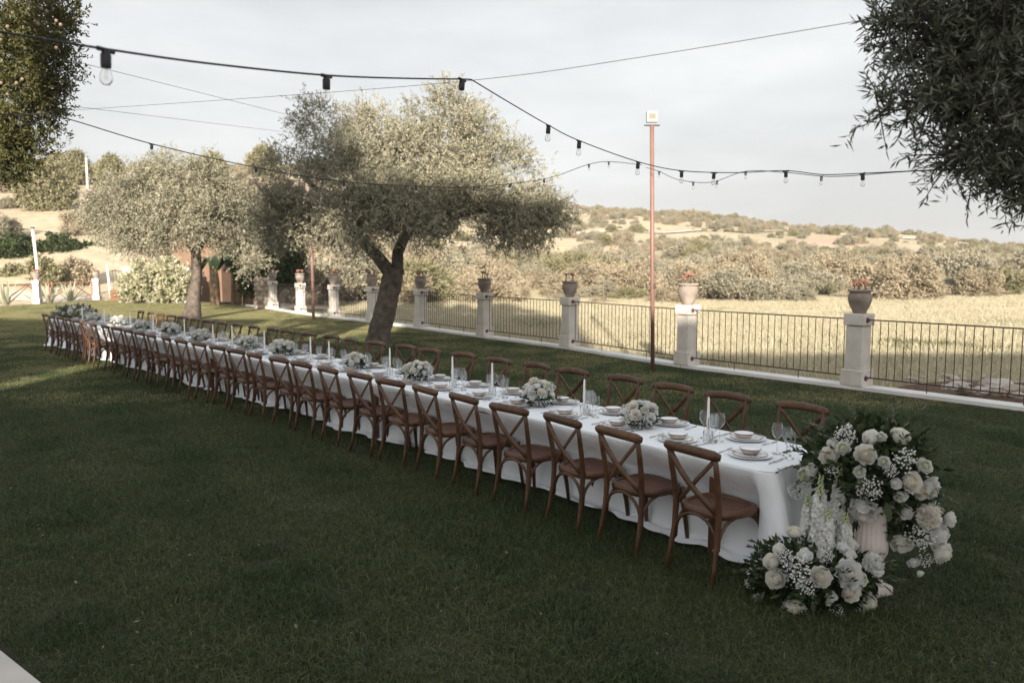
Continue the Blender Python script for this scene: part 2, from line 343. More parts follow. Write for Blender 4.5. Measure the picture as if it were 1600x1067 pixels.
tag(gm.build('terrain', terrain_mat(), smooth=True), 'dry grassy field rising to a scrub covered hillside', 'terrain', kind='structure')

# fence line: pillar positions
PIL = [(8.25, 10.75), (5.94, 13.6), (3.62, 16.4), (1.45, 20.0), (-.79, 23.0), (-2.99, 26.1), (-5.05, 28.8), (-6.98, 31.2), (-8.95, 33.7), (-11.1, 37.0)]
LEFT_FENCE = [(-25.6, 38.5), (-24.9, 41.8), (-24.05, 46.2)]
M_lawn = mat('lawn_soil', (.014, .018, .008), .95, col2=(.04, .042, .018), scale=3, bump=.5, bscale=60)
lawn_poly = [(13.5, -8), (11.2, 7.1)] + [(x, y) for x, y in PIL] + [(-13.5, 40.5), (-17, 43.5), (-21.5, 45.0), (-24.1, 46.0), (-24.9, 41.8), (-25.6, 38.5), (-30, 20), (-32, -8)]
lb = MB(); lb.add([(x, y, 0) for x, y in lawn_poly] + [(x, y, -.6) for x, y in lawn_poly],
                  [tuple(range(len(lawn_poly)))] + [(i, i + len(lawn_poly), (i + 1) % len(lawn_poly) + len(lawn_poly), (i + 1) % len(lawn_poly)) for i in range(len(lawn_poly))])
tag(lb.build('lawn', M_lawn), 'mown lawn under the long banquet table', 'lawn', kind='structure')

def scatter(name, pts, rot, scl, idx, sources, label, cat):
    """stuff: one object whose points carry instances of small source meshes"""
    me = bpy.data.meshes.new(name); n = len(pts); me.vertices.add(n); me.vertices.foreach_set('co', np.asarray(pts, np.float32).ravel())
    a = me.attributes.new('rot', 'FLOAT', 'POINT'); a.data.foreach_set('value', np.asarray(rot, np.float32))
    a = me.attributes.new('scl', 'FLOAT', 'POINT'); a.data.foreach_set('value', np.asarray(scl, np.float32))
    a = me.attributes.new('idx', 'INT', 'POINT'); a.data.foreach_set('value', np.asarray(idx, np.int32))
    o = link(name, me); tag(o, label, cat, kind='stuff')
    src = bpy.data.collections.new(name + '_source')
    for i, m in enumerate(sources): src.objects.link(bpy.data.objects.new('%s_tuft_%02d' % (name, i), m))
    g = bpy.data.node_groups.new(name, 'GeometryNodeTree')
    g.interface.new_socket('Geometry', in_out='INPUT', socket_type='NodeSocketGeometry'); g.interface.new_socket('Geometry', in_out='OUTPUT', socket_type='NodeSocketGeometry')
    N = g.nodes; Lk = g.links; gi = N.new('NodeGroupInput'); go = N.new('NodeGroupOutput')
    ci = N.new('GeometryNodeCollectionInfo'); ci.inputs['Collection'].default_value = src; ci.inputs['Separate Children'].default_value = True; ci.inputs['Reset Children'].default_value = True
    ip = N.new('GeometryNodeInstanceOnPoints'); ip.inputs['Pick Instance'].default_value = True
    def na(nm, t):
        q = N.new('GeometryNodeInputNamedAttribute'); q.data_type = t; q.inputs[0].default_value = nm; return q.outputs[0]
    cx = N.new('ShaderNodeCombineXYZ'); Lk.new(na('rot', 'FLOAT'), cx.inputs[2])
    Lk.new(gi.outputs[0], ip.inputs['Points']); Lk.new(ci.outputs[0], ip.inputs['Instance']); Lk.new(na('idx', 'INT'), ip.inputs['Instance Index'])
    Lk.new(cx.outputs[0], ip.inputs['Rotation']); Lk.new(na('scl', 'FLOAT'), ip.inputs['Scale']); Lk.new(ip.outputs[0], go.inputs[0])
    md = o.modifiers.new('scatter', 'NODES'); md.node_group = g
    return o
def in_poly(x, y, poly):
    c = np.zeros(len(x), bool); j = len(poly) - 1
    for i in range(len(poly)):
        xi, yi = poly[i]; xj, yj = poly[j]
        c ^= ((yi > y) != (yj > y)) & (x < (xj - xi) * (y - yi) / (yj - yi + 1e-12) + xi); j = i
    return c
def blade_patch(name, n, rad, h0, h1, w, lean, m):
    """a round patch of bent grass blades, two quads each"""
    r = rad * np.sqrt(rng.random(n)); a = rng.random(n) * 2 * PI
    P = np.stack([r * np.cos(a), r * np.sin(a), np.zeros(n) - .004], -1); h = rng.uniform(h0, h1, n)
    az = rng.random(n) * 2 * PI; d = np.stack([np.cos(az), np.sin(az), np.zeros(n)], -1); s = np.stack([-np.sin(az), np.cos(az), np.zeros(n)], -1)
    tw = rng.random(n) * PI; s = s * np.cos(tw)[:, None] + d * np.sin(tw)[:, None]
    ln = rng.uniform(.2, 1, n) * lean; up = np.array([0, 0, 1.])
    m1 = P + up * (h * .62)[:, None] + d * (h * ln * .3)[:, None]; tip = P + up * (h * (1 - .25 * ln))[:, None] + d * (h * ln)[:, None]
    ww = (w * rng.uniform(.6, 1.2, n))[:, None]
    q1 = np.stack([P - s * ww, P + s * ww, m1 + s * ww * .8, m1 - s * ww * .8], 1); q2 = np.stack([m1 - s * ww * .8, m1 + s * ww * .8, tip + s * ww * .12, tip - s * ww * .12], 1)
    rn = rng.random(n) ** 1.6
    return quad_mesh(name, np.concatenate([q1, q2]), m, rnd=np.concatenate([rn, rn]))
STEP_A = on_z(0, 1015, .1); STEP_B = on_z(65, 1067, .1); sd = (STEP_B - STEP_A).normalized(); sn_ = Vector((sd.y, -sd.x, 0)); sn_ = sn_ if sn_.y < 0 else -sn_
def on_terrace(x, y): return ((x - STEP_A.x) * sn_.x + (y - STEP_A.y) * sn_.y) > -.02
# near lawn, fine blades
def lawn_pick(x, y):
    nz = np.sin(x * 1.9 + 2 * np.sin(y * .8)) * np.cos(y * 1.5 + 1.3 * np.sin(x * .7)) + .6 * np.sin(x * 4.1 + y * 2.7) + rng.normal(0, .45, len(x))
    return np.where(nz > .95, 2, np.where(nz < -1.15, 3, np.where(nz < -.1, 1, 0)))
L_thatch = leaf_mat('blade_thatch', (.09, .085, .04), (.34, .30, .17), trans=.3, rough=.6); L_lush = leaf_mat('blade_lush', (.02, .042, .016), (.11, .16, .065), trans=.35, rough=.45)
def mixed(name, parts):
    Vs = []; Rn = []; Mi = []; ms = []
    for k_, (n_, h0, h1, w_, ln_, m_) in enumerate(parts):
        me = blade_patch(name, n_, .24, h0, h1, w_, ln_, m_); co = np.empty(len(me.vertices) * 3, np.float32); me.vertices.foreach_get('co', co); Vs.append(co.reshape(-1, 4, 3)); q = np.empty(len(me.vertices), np.float32); me.attributes['rnd'].data.foreach_get('value', q); Rn.append(q[::4]); Mi.append(np.full(len(q) // 4, k_)); ms.append(m_); bpy.data.meshes.remove(me)
    return quad_mesh(name, np.concatenate(Vs), ms, np.concatenate(Mi), np.concatenate(Rn))
near_src = [mixed('lawn_near_0', [(430, .02, .065, .0021, 1.3, L_lawn), (40, .015, .05, .0019, 2.2, L_thatch)]), mixed('lawn_near_1', [(400, .02, .07, .0021, 1.4, L_lawn), (75, .015, .055, .0019, 2.4, L_thatch)]), mixed('lawn_near_2', [(330, .03, .085, .0024, 1.0, L_lush), (130, .02, .06, .002, 1.3, L_lawn)]), mixed('lawn_near_3', [(210, .015, .045, .002, 1.6, L_lawn), (160, .01, .035, .0019, 2.4, L_thatch)])]
gx, gy = np.meshgrid(np.arange(-9, 9, .2), np.arange(2.6, 12.0, .2)); gx = gx.ravel() + rng.uniform(-.1, .1, gx.size); gy = gy.ravel() + rng.uniform(-.1, .1, gy.size)
k = (np.abs(gx) < gy * .70 + .6) & in_poly(gx, gy, lawn_poly) & ~on_terrace(gx, gy); gx, gy = gx[k], gy[k]; n = len(gx)
scatter('lawn_grass', np.stack([gx, gy, np.zeros(n)], -1), rng.random(n) * 6.28, rng.uniform(.75, 1.2, n) * (1 + .18 * np.sin(gx * 2.3 + 1.7 * np.sin(gy * 1.1)) * np.cos(gy * 1.9 + gx)), lawn_pick(gx, gy), near_src, 'short green grass blades of the near lawn', 'grass')
L_lawn_sunlit = leaf_mat('blade_lawn_sunlit', (.18, .18, .075), (.52, .47, .26), trans=.35, rough=.6)  # bright yellowish blades: sunlight on the far lawn put into their colour
far_src = [blade_patch('lawn_far_%d' % i, 520, .42, .025, .06, .0032, 1.0, L_lawn) for i in range(3)] + [blade_patch('lawn_far_sunlit_%d' % i, 520, .42, .025, .06, .0032, 1.0, L_lawn_sunlit) for i in range(2)]
gx, gy = np.meshgrid(np.arange(-30, 12, .36), np.arange(11.8, 46.5, .36)); gx = gx.ravel() + rng.uniform(-.18, .18, gx.size); gy = gy.ravel() + rng.uniform(-.18, .18, gy.size)
k = (np.abs(gx) < gy * .70 + .6) & in_poly(gx, gy, lawn_poly); gx, gy = gx[k], gy[k]; n = len(gx)
scatter('far_lawn_grass', np.stack([gx, gy, np.zeros(n)], -1), rng.random(n) * 6.28, rng.uniform(.8, 1.2, n), np.where(rng.random(n) < .26 + .60 * sstep((gy - 19 - .35 * np.clip(gx + 4, 0, 9)) / 9), rng.integers(3, 5, n), rng.integers(0, 3, n)), far_src, 'short green grass blades of the lawn beyond the table', 'grass')  # share of sunlit-coloured tufts grows towards the sunny far lawn
# dry field grass beyond the fence
dry_src = [blade_patch('field_%d' % i, 260, .6, .10, .34, .007, .9, L_dry) for i in range(3)] + [blade_patch('field_green_%d' % i, 260, .6, .08, .24, .007, .9, leaf_mat('blade_field', (.07, .09, .03), (.26, .25, .12), trans=.3)) for i in range(2)]
gx, gy = np.meshgrid(np.arange(-16, 60, .62), np.arange(9, 62, .62)); gx = gx.ravel() + rng.uniform(-.3, .3, gx.size); gy = gy.ravel() + rng.uniform(-.3, .3, gy.size)
fx = np.interp(gy, [p[1] for p in PIL], [p[0] for p in PIL])
TRK = [(-30, 47), (-14, 44.5), (-6, 42.5), (2, 40.5), (10, 40), (20, 41.5), (40, 46), (70, 52)]
ty = np.interp(gx, [p[0] for p in TRK], [p[1] for p in TRK])
k = (gx > fx + .5) & (np.abs(gx) < gy * .70 + 1) & (np.abs(gy - ty) > 1.3) & ~((gx > 6.6) & (gx < 11.2) & (gy > 11.5) & (gy < 15.8) & (gy < 11.3 + (gx - 6.6) * .0 + 4.6)); gx, gy = gx[k], gy[k]; n = len(gx)
gn = .5 + .5 * np.sin(gx * .31 + 1) * np.cos(gy * .4) + rng.normal(0, .25, n) - .012 * gy
ix = np.where(gn > .62, rng.integers(3, 5, n), rng.integers(0, 3, n)); ix = np.where((gx - fx[k] < 2.0) & (rng.random(n) < .7), rng.integers(3, 5, n), ix)
scatter('field_grass', np.stack([gx, gy, ground_z(gx, gy)], -1), rng.random(n) * 6.28, rng.uniform(.7, 1.3, n), ix, dry_src, 'dry straw coloured grass of the field beyond the railings', 'grass')
# pale dirt track through the field and a hillside track
def strip(name, pts, w, lab, m, dz=.05):
    b = MB(); pts = [Vector((x, y, 0)) for x, y in pts]; dense = []
    for a, c in zip(pts, pts[1:]):
        k_ = max(2, int((c - a).length / 2.0)); dense += [a.lerp(c, i / k_) for i in range(k_)]
    dense.append(pts[-1]); vs = []
    for i, p in enumerate(dense):
        t = (dense[min(i + 1, len(dense) - 1)] - dense[max(i - 1, 0)]).normalized(); nn = Vector((-t.y, t.x, 0)) * w / 2 * random.uniform(.85, 1.15)
        for q in (p - nn, p, p + nn): vs.append((q.x, q.y, float(ground_z(q.x, q.y)) + dz))
    fs = [(i * 3 + j, i * 3 + j + 1, i * 3 + j + 4, i * 3 + j + 3) for i in range(len(dense) - 1) for j in range(2)]
    b.add(vs, fs); return tag(b.build(name, m), lab, 'track', kind='structure')
M_track = mat('track_dust', (.58, .52, .45), .95, var=.12, scale=1.0, coords='Object')
strip('track', TRK, 2.2, 'pale dirt track crossing the field', M_track)
strip('hill_track', [(-30, 118), (10, 138), (25, 150), (45, 158), (75, 170), (110, 176), (150, 185)], 2.2, 'pale track along the hillside', M_track, .25)

# terrace with its pale stone edge, behind and below the camera
tb = MB(); far_r = STEP_A + sd * 16; far_l = STEP_A - sd * 14
poly = [far_l, far_r, Vector((22, -40, 0)), Vector((-28, -40, 0))]
tb.add([(p.x, p.y, .1) for p in poly] + [(p.x, p.y, -.1) for p in poly], [(3, 2, 1, 0), (0, 1, 5, 4), (1, 2, 6, 5), (2, 3, 7, 6), (3, 0, 4, 7)])
tag(tb.build('terrace', mat('terrace_stone', (.56, .53, .50), .8, var=.12, scale=2, bump=.15, bscale=18)), 'pale stone terrace edge', 'terrace', kind='structure')

# ------------------------------------------------------------------ unseen building blocks behind the camera, added and shaped for the shadow over the table
M_plaster = mat('villa_plaster', (.55, .46, .35), .9, var=.08, scale=1.5, bump=.15, bscale=20)
M_shut = mat('villa_shutter', (.06, .075, .06), .6); M_roof = mat('villa_tile', (.34, .16, .10), .9, var=.25, scale=9)
def shade_block(name, label, x0, x1, h, y0=-28.0, depth=9.0):
    o = empty(name, ((x0 + x1) / 2, y0 - depth / 2, 0), 0, label, 'building')
    MB().box((0, 0, h / 2 - .2), (x1 - x0, depth, h + .4 - .25)).build('wall', M_plaster, o)
    MB().bev((0, 0, h - .16), (x1 - x0 + .0, depth + .3, .32), .05).build('roof', M_roof, o)
    nw = max(1, int((x1 - x0) / 2.4)); fl = max(1, int(h / 3.3))
    for f in range(fl):
        for i in range(nw):
            x = -(x1 - x0) / 2 + (i + .5) * (x1 - x0) / nw
            w = MB().bev((x, depth / 2 + .03, 1.75 + f * 3.2), (1.1, .06, 1.7), .015).build('window', M_shut, o)
            MB().box((x, depth / 2 + .07, .84 + f * 3.2), (1.35, .16, .09)).build('sill', M_coping, w)
    return o
shade_block('shade_villa', 'unseen cream plastered block with tiled roof behind the terrace, shaped for its shadow', -.1, 20, 13.75)
shade_block('shade_tower', 'unseen tallest plastered block behind the terrace, added for its shadow', -5.9, -.105, 17.5, -28.1)
shade_block('shade_wing', 'unseen lower plastered block behind the terrace, added for its shadow', -10.45, -5.905, 14.4)
shade_block('shade_annex', 'unseen tall plastered block standing apart behind the terrace, added for its shadow', -26, -11.35, 16.8)  # set apart so a strip of sun passes through the gap

# ------------------------------------------------------------------ banquet table
O_ = Vector((1.973, 6.099, 0)); U_ = Vector((-.6738, .7389, 0)).normalized(); V_ = Vector((U_.y, -U_.x, 0))
DS = [-2, 0, 2, 3.6, 6, 11, 15, 20, 24]; DV = [0, 0, .13, .20, .24, .2, .13, .1, .08]
def bend(s): 
    i = np.interp(s, DS, DV); return float(.5 * i + .25 * np.interp(s - .7, DS, DV) + .25 * np.interp(s + .7, DS, DV))
def T(s, t, z=0.0): return O_ + U_ * s + V_ * (t + bend(s)) + Vector((0, 0, z))
YAW = math.atan2(V_.y, V_.x) - PI / 2        # chair +Y turned to face across the table from the lawn side
TC, HW = -.185, .48; S0, S1 = -.43, 20.0; TZ = .765
tb_ = empty('banquet_table', T(9.85, TC), 0, 'long wooden trestle table hidden under the white cloth', 'table')
def loc_of(parent, p): return p - parent.location
b = MB(); vs = []; NS = 24
for i in range(NS + 1):
    s = S0 + .06 + (S1 - S0 - .12) * i / NS
    for t, z in ((TC - HW + .02, .70), (TC + HW - .02, .70), (TC + HW - .02, .745), (TC - HW + .02, .745)): vs.append(loc_of(tb_, T(s, t, z)))
b.add(vs, [(i * 4 + j, i * 4 + (j + 1) % 4, i * 4 + 4 + (j + 1) % 4, i * 4 + 4 + j) for i in range(NS) for j in range(4)] + [(3, 2, 1, 0), tuple(NS * 4 + j for j in range(4))])
b.build('tabletop', M_wood, tb_)
for s in (0.1, 5, 10, 15, 19.7):
    for t in (-.38, .38):
        p = loc_of(tb_, T(s, TC + t)); MB().tube([p, p + Vector((0, 0, .70))], .03, 8).build('leg', M_wood, tb_)
# cloth
ss = [S0, S0 + .004, S0 + .018, S0 + .045, S0 + .09]
while ss[-1] < S1 - .12: ss.append(ss[-1] + (.018 if ss[-1] < .5 else .035 if ss[-1] < 7 else .06))
ss += [S1 - .09, S1 - .045, S1 - .018, S1 - .004, S1]
def hw(s):
    e = min(s - S0, S1 - s); r = .09
    return HW - r + math.sqrt(max(0, r * r - (r - min(e, r)) ** 2))
NT = 36; cl = MB(); grid = []
for s in ss:
    w = hw(s); row = []
    for j in range(NT + 1):
        t = TC + w * (2 * j / NT - 1); q = T(s, t)
        z = TZ + .0016 * math.sin(s * 3.1 + j) + .0012 * math.sin(s * 11 + 2 * j)
        ed = min(1, (w - abs(t - TC)) / .03 + (0 if s not in (S0, S1) else 0)); z -= .006 * (1 - ed)
        row.append(len(cl.v)); cl.v.append((q.x, q.y, z))
    grid.append(row)
for i in range(len(ss) - 1):
    for j in range(NT): cl.f.append((grid[i][j], grid[i + 1][j], grid[i + 1][j + 1], grid[i][j + 1]))
n_ = len(ss)
per = [grid[i][0] for i in range(n_)] + [grid[-1][j] for j in range(1, NT + 1)] + [grid[i][NT] for i in range(n_ - 2, -1, -1)] + [grid[0][j] for j in range(NT - 1, 0, -1)]
# refine the two ends of the perimeter so that the folds of the end drape have points
pp = [Vector(cl.v[i]) for i in per]; Lp = [0]
for a, c in zip(pp, pp[1:]): Lp.append(Lp[-1] + (c - a).length)
def fold(p, near_corner):
    f = .35 * math.sin(p * 7.3 + 1.1 * math.sin(p * 1.7)) + .3 * math.sin(p * 13.1 + 2 * math.sin(p * .9 + 1)) + .35 * math.sin(p * 3.1 + 1.9 * math.sin(p * .45))
    return f * .05 + .012 * math.sin(p * 21 + 2 * math.sin(p * 1.3)) + near_corner * (.09 * math.sin(p * 46 + math.sin(p * 5)) + .05)
corners = [Vector(T(s, TC + sg * HW)) for s in (S0, S1) for sg in (-1, 1)]
rows = [(.992, .003), (.975, .006), (.94, .010), (.88, .018), (.80, .028), (.71, .037), (.61, .046), (.51, .055), (.41, .062), (.31, .07), (.22, .078), (.14, .085), (.08, .092), (.045, .10), (.034, .12), (.028, .15), (.02, .18)]
prev = per; m_ = len(per)
for ri, (fz, out) in enumerate(rows):
    cur = []
    for i in range(m_):
        a, c = pp[(i - 1) % m_], pp[(i + 1) % m_]; t = (c - a); nrm = Vector((t.y, -t.x, 0)).normalized()
        ctr = Vector((0, 0, 0))
        mid = T(max(S0 + .3, min(S1 - .3, (pp[i] - O_).dot(U_))), TC); 
        if nrm.dot(pp[i] - mid) < 0: nrm = -nrm
        d = min((Vector((pp[i].x, pp[i].y, 0)) - q).length for q in corners); nc = max(0, 1 - d / (.17 if abs(nrm.dot(V_)) > .8 else .36))
        drop = 1 - fz; amp = drop ** .7
        pl = Lp[i]
        off = out * (.5 + .5 * math.sin(pl * 1.3 + .7 * math.sin(pl * 3.7)) * .5) + fold(pl, nc) * amp + nc * .12 * drop
        if nrm.dot(V_) < -.6:
            e_ = min(1, drop / .45); off -= .235 * e_ * e_ * (3 - 2 * e_) * (1 - nc) ** 1.0
        zz = fz * TZ if fz > .05 else .030 + fz + .010 * math.sin(pl * 9 + 3 * math.sin(pl * 2))
        if fz <= .05: off += .025 * math.sin(pl * 6.1) + .02 * math.sin(pl * 17) + .03 * math.sin(pl * 2.3)
        q = pp[i] + nrm * off; cur.append(len(cl.v)); cl.v.append((q.x, q.y, max(.045, zz)))
    for i in range(m_): cl.f.append((prev[i], prev[(i + 1) % m_], cur[(i + 1) % m_], cur[i]))
    prev = cur
cl.m = [0] * len(cl.f)
me = cl.mesh('tablecloth', M_cloth, True)
tag(link('tablecloth', me), 'white floor-length cloth draped over the long banquet table', 'tablecloth')

# ------------------------------------------------------------------ cross-back chairs
def chair_parts():
    P = {}
    for s in (-1, 1):
        path = [(s * .205, -.285, 0), (s * .195, -.25, .14), (s * .188, -.222, .30), (s * .185, -.212, .45), (s * .188, -.222, .58), (s * .196, -.252, .74), (s * .20, -.278, .865)]
        P['rear_leg', s] = MB().tube(path, [.015, .0165, .0185, .021, .020, .019, .0165], 8).mesh('rear_leg', M_wood, True)
        P['front_leg', s] = MB().tube([(s * .215, .235, 0), (s * .208, .218, .15), (s * .195, .198, .32), (s * .19, .19, .445)], [.014, .0165, .0195, .021], 8).mesh('front_leg', M_wood, True)
        # curved slat of the cross
        top = Vector((s * .185, -.272, .835)); bot = Vector((-s * .178, -.212, .475)); pts = []
        for i in range(9):
            k = i / 8; q = top.lerp(bot, k); q.y += -.028 * math.sin(PI * k) + s * .009; q.x += s * .015 * math.sin(PI * k); pts.append(q)
        P['cross_slat', s] = MB().tube(pts, .0205, 8, flat=.42, ref=(.75, 0, .65 * s)).mesh('cross_slat', M_wood, True)
    pts = []; rad = []
    for i in range(13):
        k = i / 12 * 2 - 1; pts.append((k * .238, -.279 - .045 * (1 - k * k) + .008, .862 + .016 * (1 - k * k))); rad.append(.0345 if abs(k) < .93 else .031 if abs(k) < .99 else .022)
    P['top_rail', 0] = MB().tube(pts, rad, 10, flat=.68, ref=(0, 0, 1)).mesh('top_rail', M_wood, True)
    # seat frame: a ring of rounded trapezoid shape
    def ring(k, z):
        o = []
        for i in range(28):
            a = 2 * PI * i / 28; c, s = math.cos(a), math.sin(a); e = .62
            x = math.copysign(abs(c) ** e, c) * .225 * k; y = math.copysign(abs(s) ** e, s) * .215 * k
            x *= 1 + .07 * (y / .215); o.append((x, y - .005, z))
        return o
    b = MB(); L = [ring(.80, .442), ring(.80, .468), ring(.9, .475), ring(.985, .468), ring(1.0, .447), ring(.985, .424), ring(.9, .416), ring(.80, .424)]
    for r_ in L: b.v += r_
    for i in range(len(L)):
        for j in range(28): b.f.append((i * 28 + j, ((i + 1) % len(L)) * 28 + j, ((i + 1) % len(L)) * 28 + (j + 1) % 28, i * 28 + (j + 1) % 28))
    b.m = [0] * len(b.f); P['seat_frame', 0] = b.mesh('seat_frame', M_wood, True)
    b = MB(); L = [ring(.82, .460), ring(.6, .4635), ring(.3, .466), ring(.02, .467)]
    for r_ in L: b.v += r_
    for i in range(3):
        for j in range(28): b.f.append((i * 28 + j, i * 28 + (j + 1) % 28, (i + 1) * 28 + (j + 1) % 28, (i + 1) * 28 + j))
    b.m = [0] * len(b.f); P['cane_panel', 0] = b.mesh('cane_panel', M_cane, True)
    # bent hoops under the seat, one per side
    def hoop(a, c, za, zc):
        a, c = Vector(a), Vector(c); pts = []
        for i in range(13):
            k = i / 12; w = PI * k; q = a.lerp(c, .5 - .5 * math.cos(w)) ; q.z = min(za, zc) + (.432 - min(za, zc)) * (math.sin(w) ** .75); pts.append(q)
        return MB().tube(pts, .012, 6).mesh('bent_hoop', M_wood, True)
    P['bent_hoop', 0] = hoop((-.185, -.222, .2), (.185, -.222, .2), .22, .22)
    P['bent_hoop', 1] = hoop((-.195, .20, .2), (.195, .20, .2), .24, .24)
    P['bent_hoop', 2] = hoop((-.186, -.21, .2), (-.20, .198, .2), .23, .23)
    P['bent_hoop', 3] = hoop((.186, -.21, .2), (.20, .198, .2), .23, .23)
    return P
CP = chair_parts()
chair0 = empty('cross_back_chair'); seat = None
for (nm, k), me in CP.items():
    if nm == 'cane_panel': link(nm, me, seat)
    else:
        o = link(nm, me, chair0)
        if nm == 'seat_frame': seat = o
NEAR_T, FAR_T = -1.03, .95
near_s = [.675 * i - .075 + .02 * math.sin(i * 2.3) for i in range(29)]
far_s = [.25 + .728 * i + .03 * math.sin(i * 1.9) for i in range(26)]
first = True
def put_chair(s, t, rz, label, group):
    global first
    o = chair0 if first else copy_tree(chair0); first = False
    rz -= math.atan((bend(s + .3) - bend(s - .3)) / .6)
    o.location = T(s, t) + Vector((0, 0, -.003)); o.rotation_euler = (0, 0, rz); o.scale = (1.06,) * 3; tag(o, label, 'chair', group)
for i, s in enumerate(near_s):
    # local seat centre sits .28 m in front of the back rail
    put_chair(s, NEAR_T + .295 + random.uniform(-.02, .02), YAW + R(random.uniform(-6, 5) - (1.5 if i < 4 else 0)), 'brown wooden cross-back chair on the open lawn side, %s from the flower urn' % nth(i + 1), 'chairs along the lawn side')
for i, s in enumerate(far_s):
    ex = .10 * min(1, s / 5)
    put_chair(s, FAR_T - .27 + ex + random.uniform(-.03, .03), YAW + PI + R(random.uniform(-6, 6)), 'brown wooden cross-back chair on the railing side, %s from the flower urn' % nth(i + 1), 'chairs along the railing side')

# ------------------------------------------------------------------ place settings
me_charger = MB().lathe([(.0, .006), (.10, .006), (.115, .012), (.158, .017), (.160, .019), (.157, .020), (.113, .015), (.098, .009), (0, .009)], 32).mesh('charger_plate', M_porc, True)
me_plate = MB().lathe([(0, .002), (.08, .002), (.092, .009), (.128, .014), (.129, .016), (.09, .0125), (.078, .005), (0, .005)], 32).mesh('dinner_plate', M_plate, True)
me_bowl = MB().lathe([(0, .002), (.04, .002), (.058, .012), (.070, .036), (.0725, .046)], 28).mesh('soup_bowl', M_bowl, True)
me_lip = MB().lathe([(.0715, .044), (.0765, .046), (.0775, .052), (.0745, .053), (.071, .047)], 28).mesh('rim', M_rim, True)
me_inner = MB().lathe([(.0735, .0525), (.068, .048), (.05, .045), (0, .044)], 28).mesh('inside', M_porc, True)
def knife():
    b = MB(); b.tube([(0, -.11, .006), (0, -.02, .006)], [.0055, .0065], 6, flat=.6); b.box((0, .045, .0055), (.015, .13, .002)); return b.mesh('table_knife', M_steel, True)
def fork():
    b = MB(); b.tube([(0, -.10, .006), (0, 0, .006), (0, .04, .008)], [.007, .004, .005], 6, flat=.5); b.box((0, .052, .008), (.02, .02, .0025))
    for x in (-.0085, -.003, .003, .0085): b.box((x, .08, .009), (.0028, .045, .0022))
    return b.mesh('table_fork', M_steel, True)
def spoon():
    b = MB(); b.tube([(0, -.09, .006), (0, .03, .006)], [.006, .004], 6, flat=.5); b.blob((0, .055, .007), .019, n=8, k=4, sq=.25); return b.mesh('dessert_spoon', M_steel, True)
me_knife, me_fork, me_spoon = knife(), fork(), spoon()
def goblet(h, r, bowl_h, rim):
    st = h - bowl_h
    return MB().lathe([(0, .004), (.033, .002), (.034, .004), (.012, .008), (.0045, .016), (.0038, st - .012), (.010, st), (r * .72, st + bowl_h * .18), (r, st + bowl_h * .42), (r * .96, st + bowl_h * .7), (rim, h)], 18).mesh('wine_glass', M_glass, True)
G = {'red_wine_glass': goblet(.232, .045, .118, .034), 'white_wine_glass': goblet(.212, .040, .105, .031), 'water_goblet': goblet(.20, .042, .115, .037), 'flute_glass': goblet(.175, .029, .105, .026)}
TOPZ = TZ + .001
def place(name, me, s, t, z, rz, label, cat, group): 
    o = link(name, me, None, T(s, t, TOPZ + z), (0, 0, rz)); return tag(o, label, cat, group)
GW = {'red_wine_glass': 'largest stemmed wine glass', 'white_wine_glass': 'medium stemmed wine glass', 'water_goblet': 'stemmed water goblet', 'flute_glass': 'small slim stemmed glass'}
for side, lst, tp, sg in (('open lawn side', near_s, -.355, 1), ('railing side', far_s, .115, -1)):
    for i, s in enumerate(lst):
        wh = '%s place from the urn, %s' % (nth(i + 1), side); js = random.uniform(-.02, .02); yaw = YAW if sg > 0 else YAW + PI; s_ = s + js
        place('charger_plate', me_charger, s_, tp, 0, random.uniform(0, 6), 'wide white charger plate at the ' + wh, 'plate', 'charger plates')
        place('dinner_plate', me_plate, s_, tp, .0095, random.uniform(0, 6), 'painted dinner plate at the ' + wh, 'plate', 'painted dinner plates')
        bo = place('soup_bowl', me_bowl, s_ + .01, tp + .02 * sg, .016, random.uniform(0, 6), 'cream soup bowl with dark rim at the ' + wh, 'bowl', 'soup bowls')
        link('rim', me_lip, bo); link('inside', me_inner, bo); bo.scale = (1.04, 1.04, .8)
        place('table_knife', me_knife, s_ - .215 * sg, tp, 0, yaw + R(random.uniform(-6, 6)), 'steel knife lying at the ' + wh, 'knife', 'table knives')
        place('table_fork', me_fork, s_ + .215 * sg, tp, 0, yaw + R(random.uniform(-6, 6)), 'steel fork lying at the ' + wh, 'fork', 'table forks')
        if i < 16: 
            o = place('dessert_spoon', me_spoon, s_ + .085 * sg, tp - .075 * sg, .0275, yaw + R(65), 'steel spoon laid across the plate at the ' + wh, 'spoon', 'dessert spoons')
        spots = [('red_wine_glass', -.10, .235), ('white_wine_glass', -.175, .215), ('water_goblet', -.24, .165), ('flute_glass', -.285, .095)]
        if sg > 0: spots = spots[:3]
        for gname, ds, dt in spots:
            place(gname, G[gname], s_ + (ds + random.uniform(-.012, .012)) * sg, tp + (dt + random.uniform(-.012, .012)) * sg, 0, 0, GW[gname] + ' at the ' + wh, 'glass', gname.replace('_', ' ') + 'es')
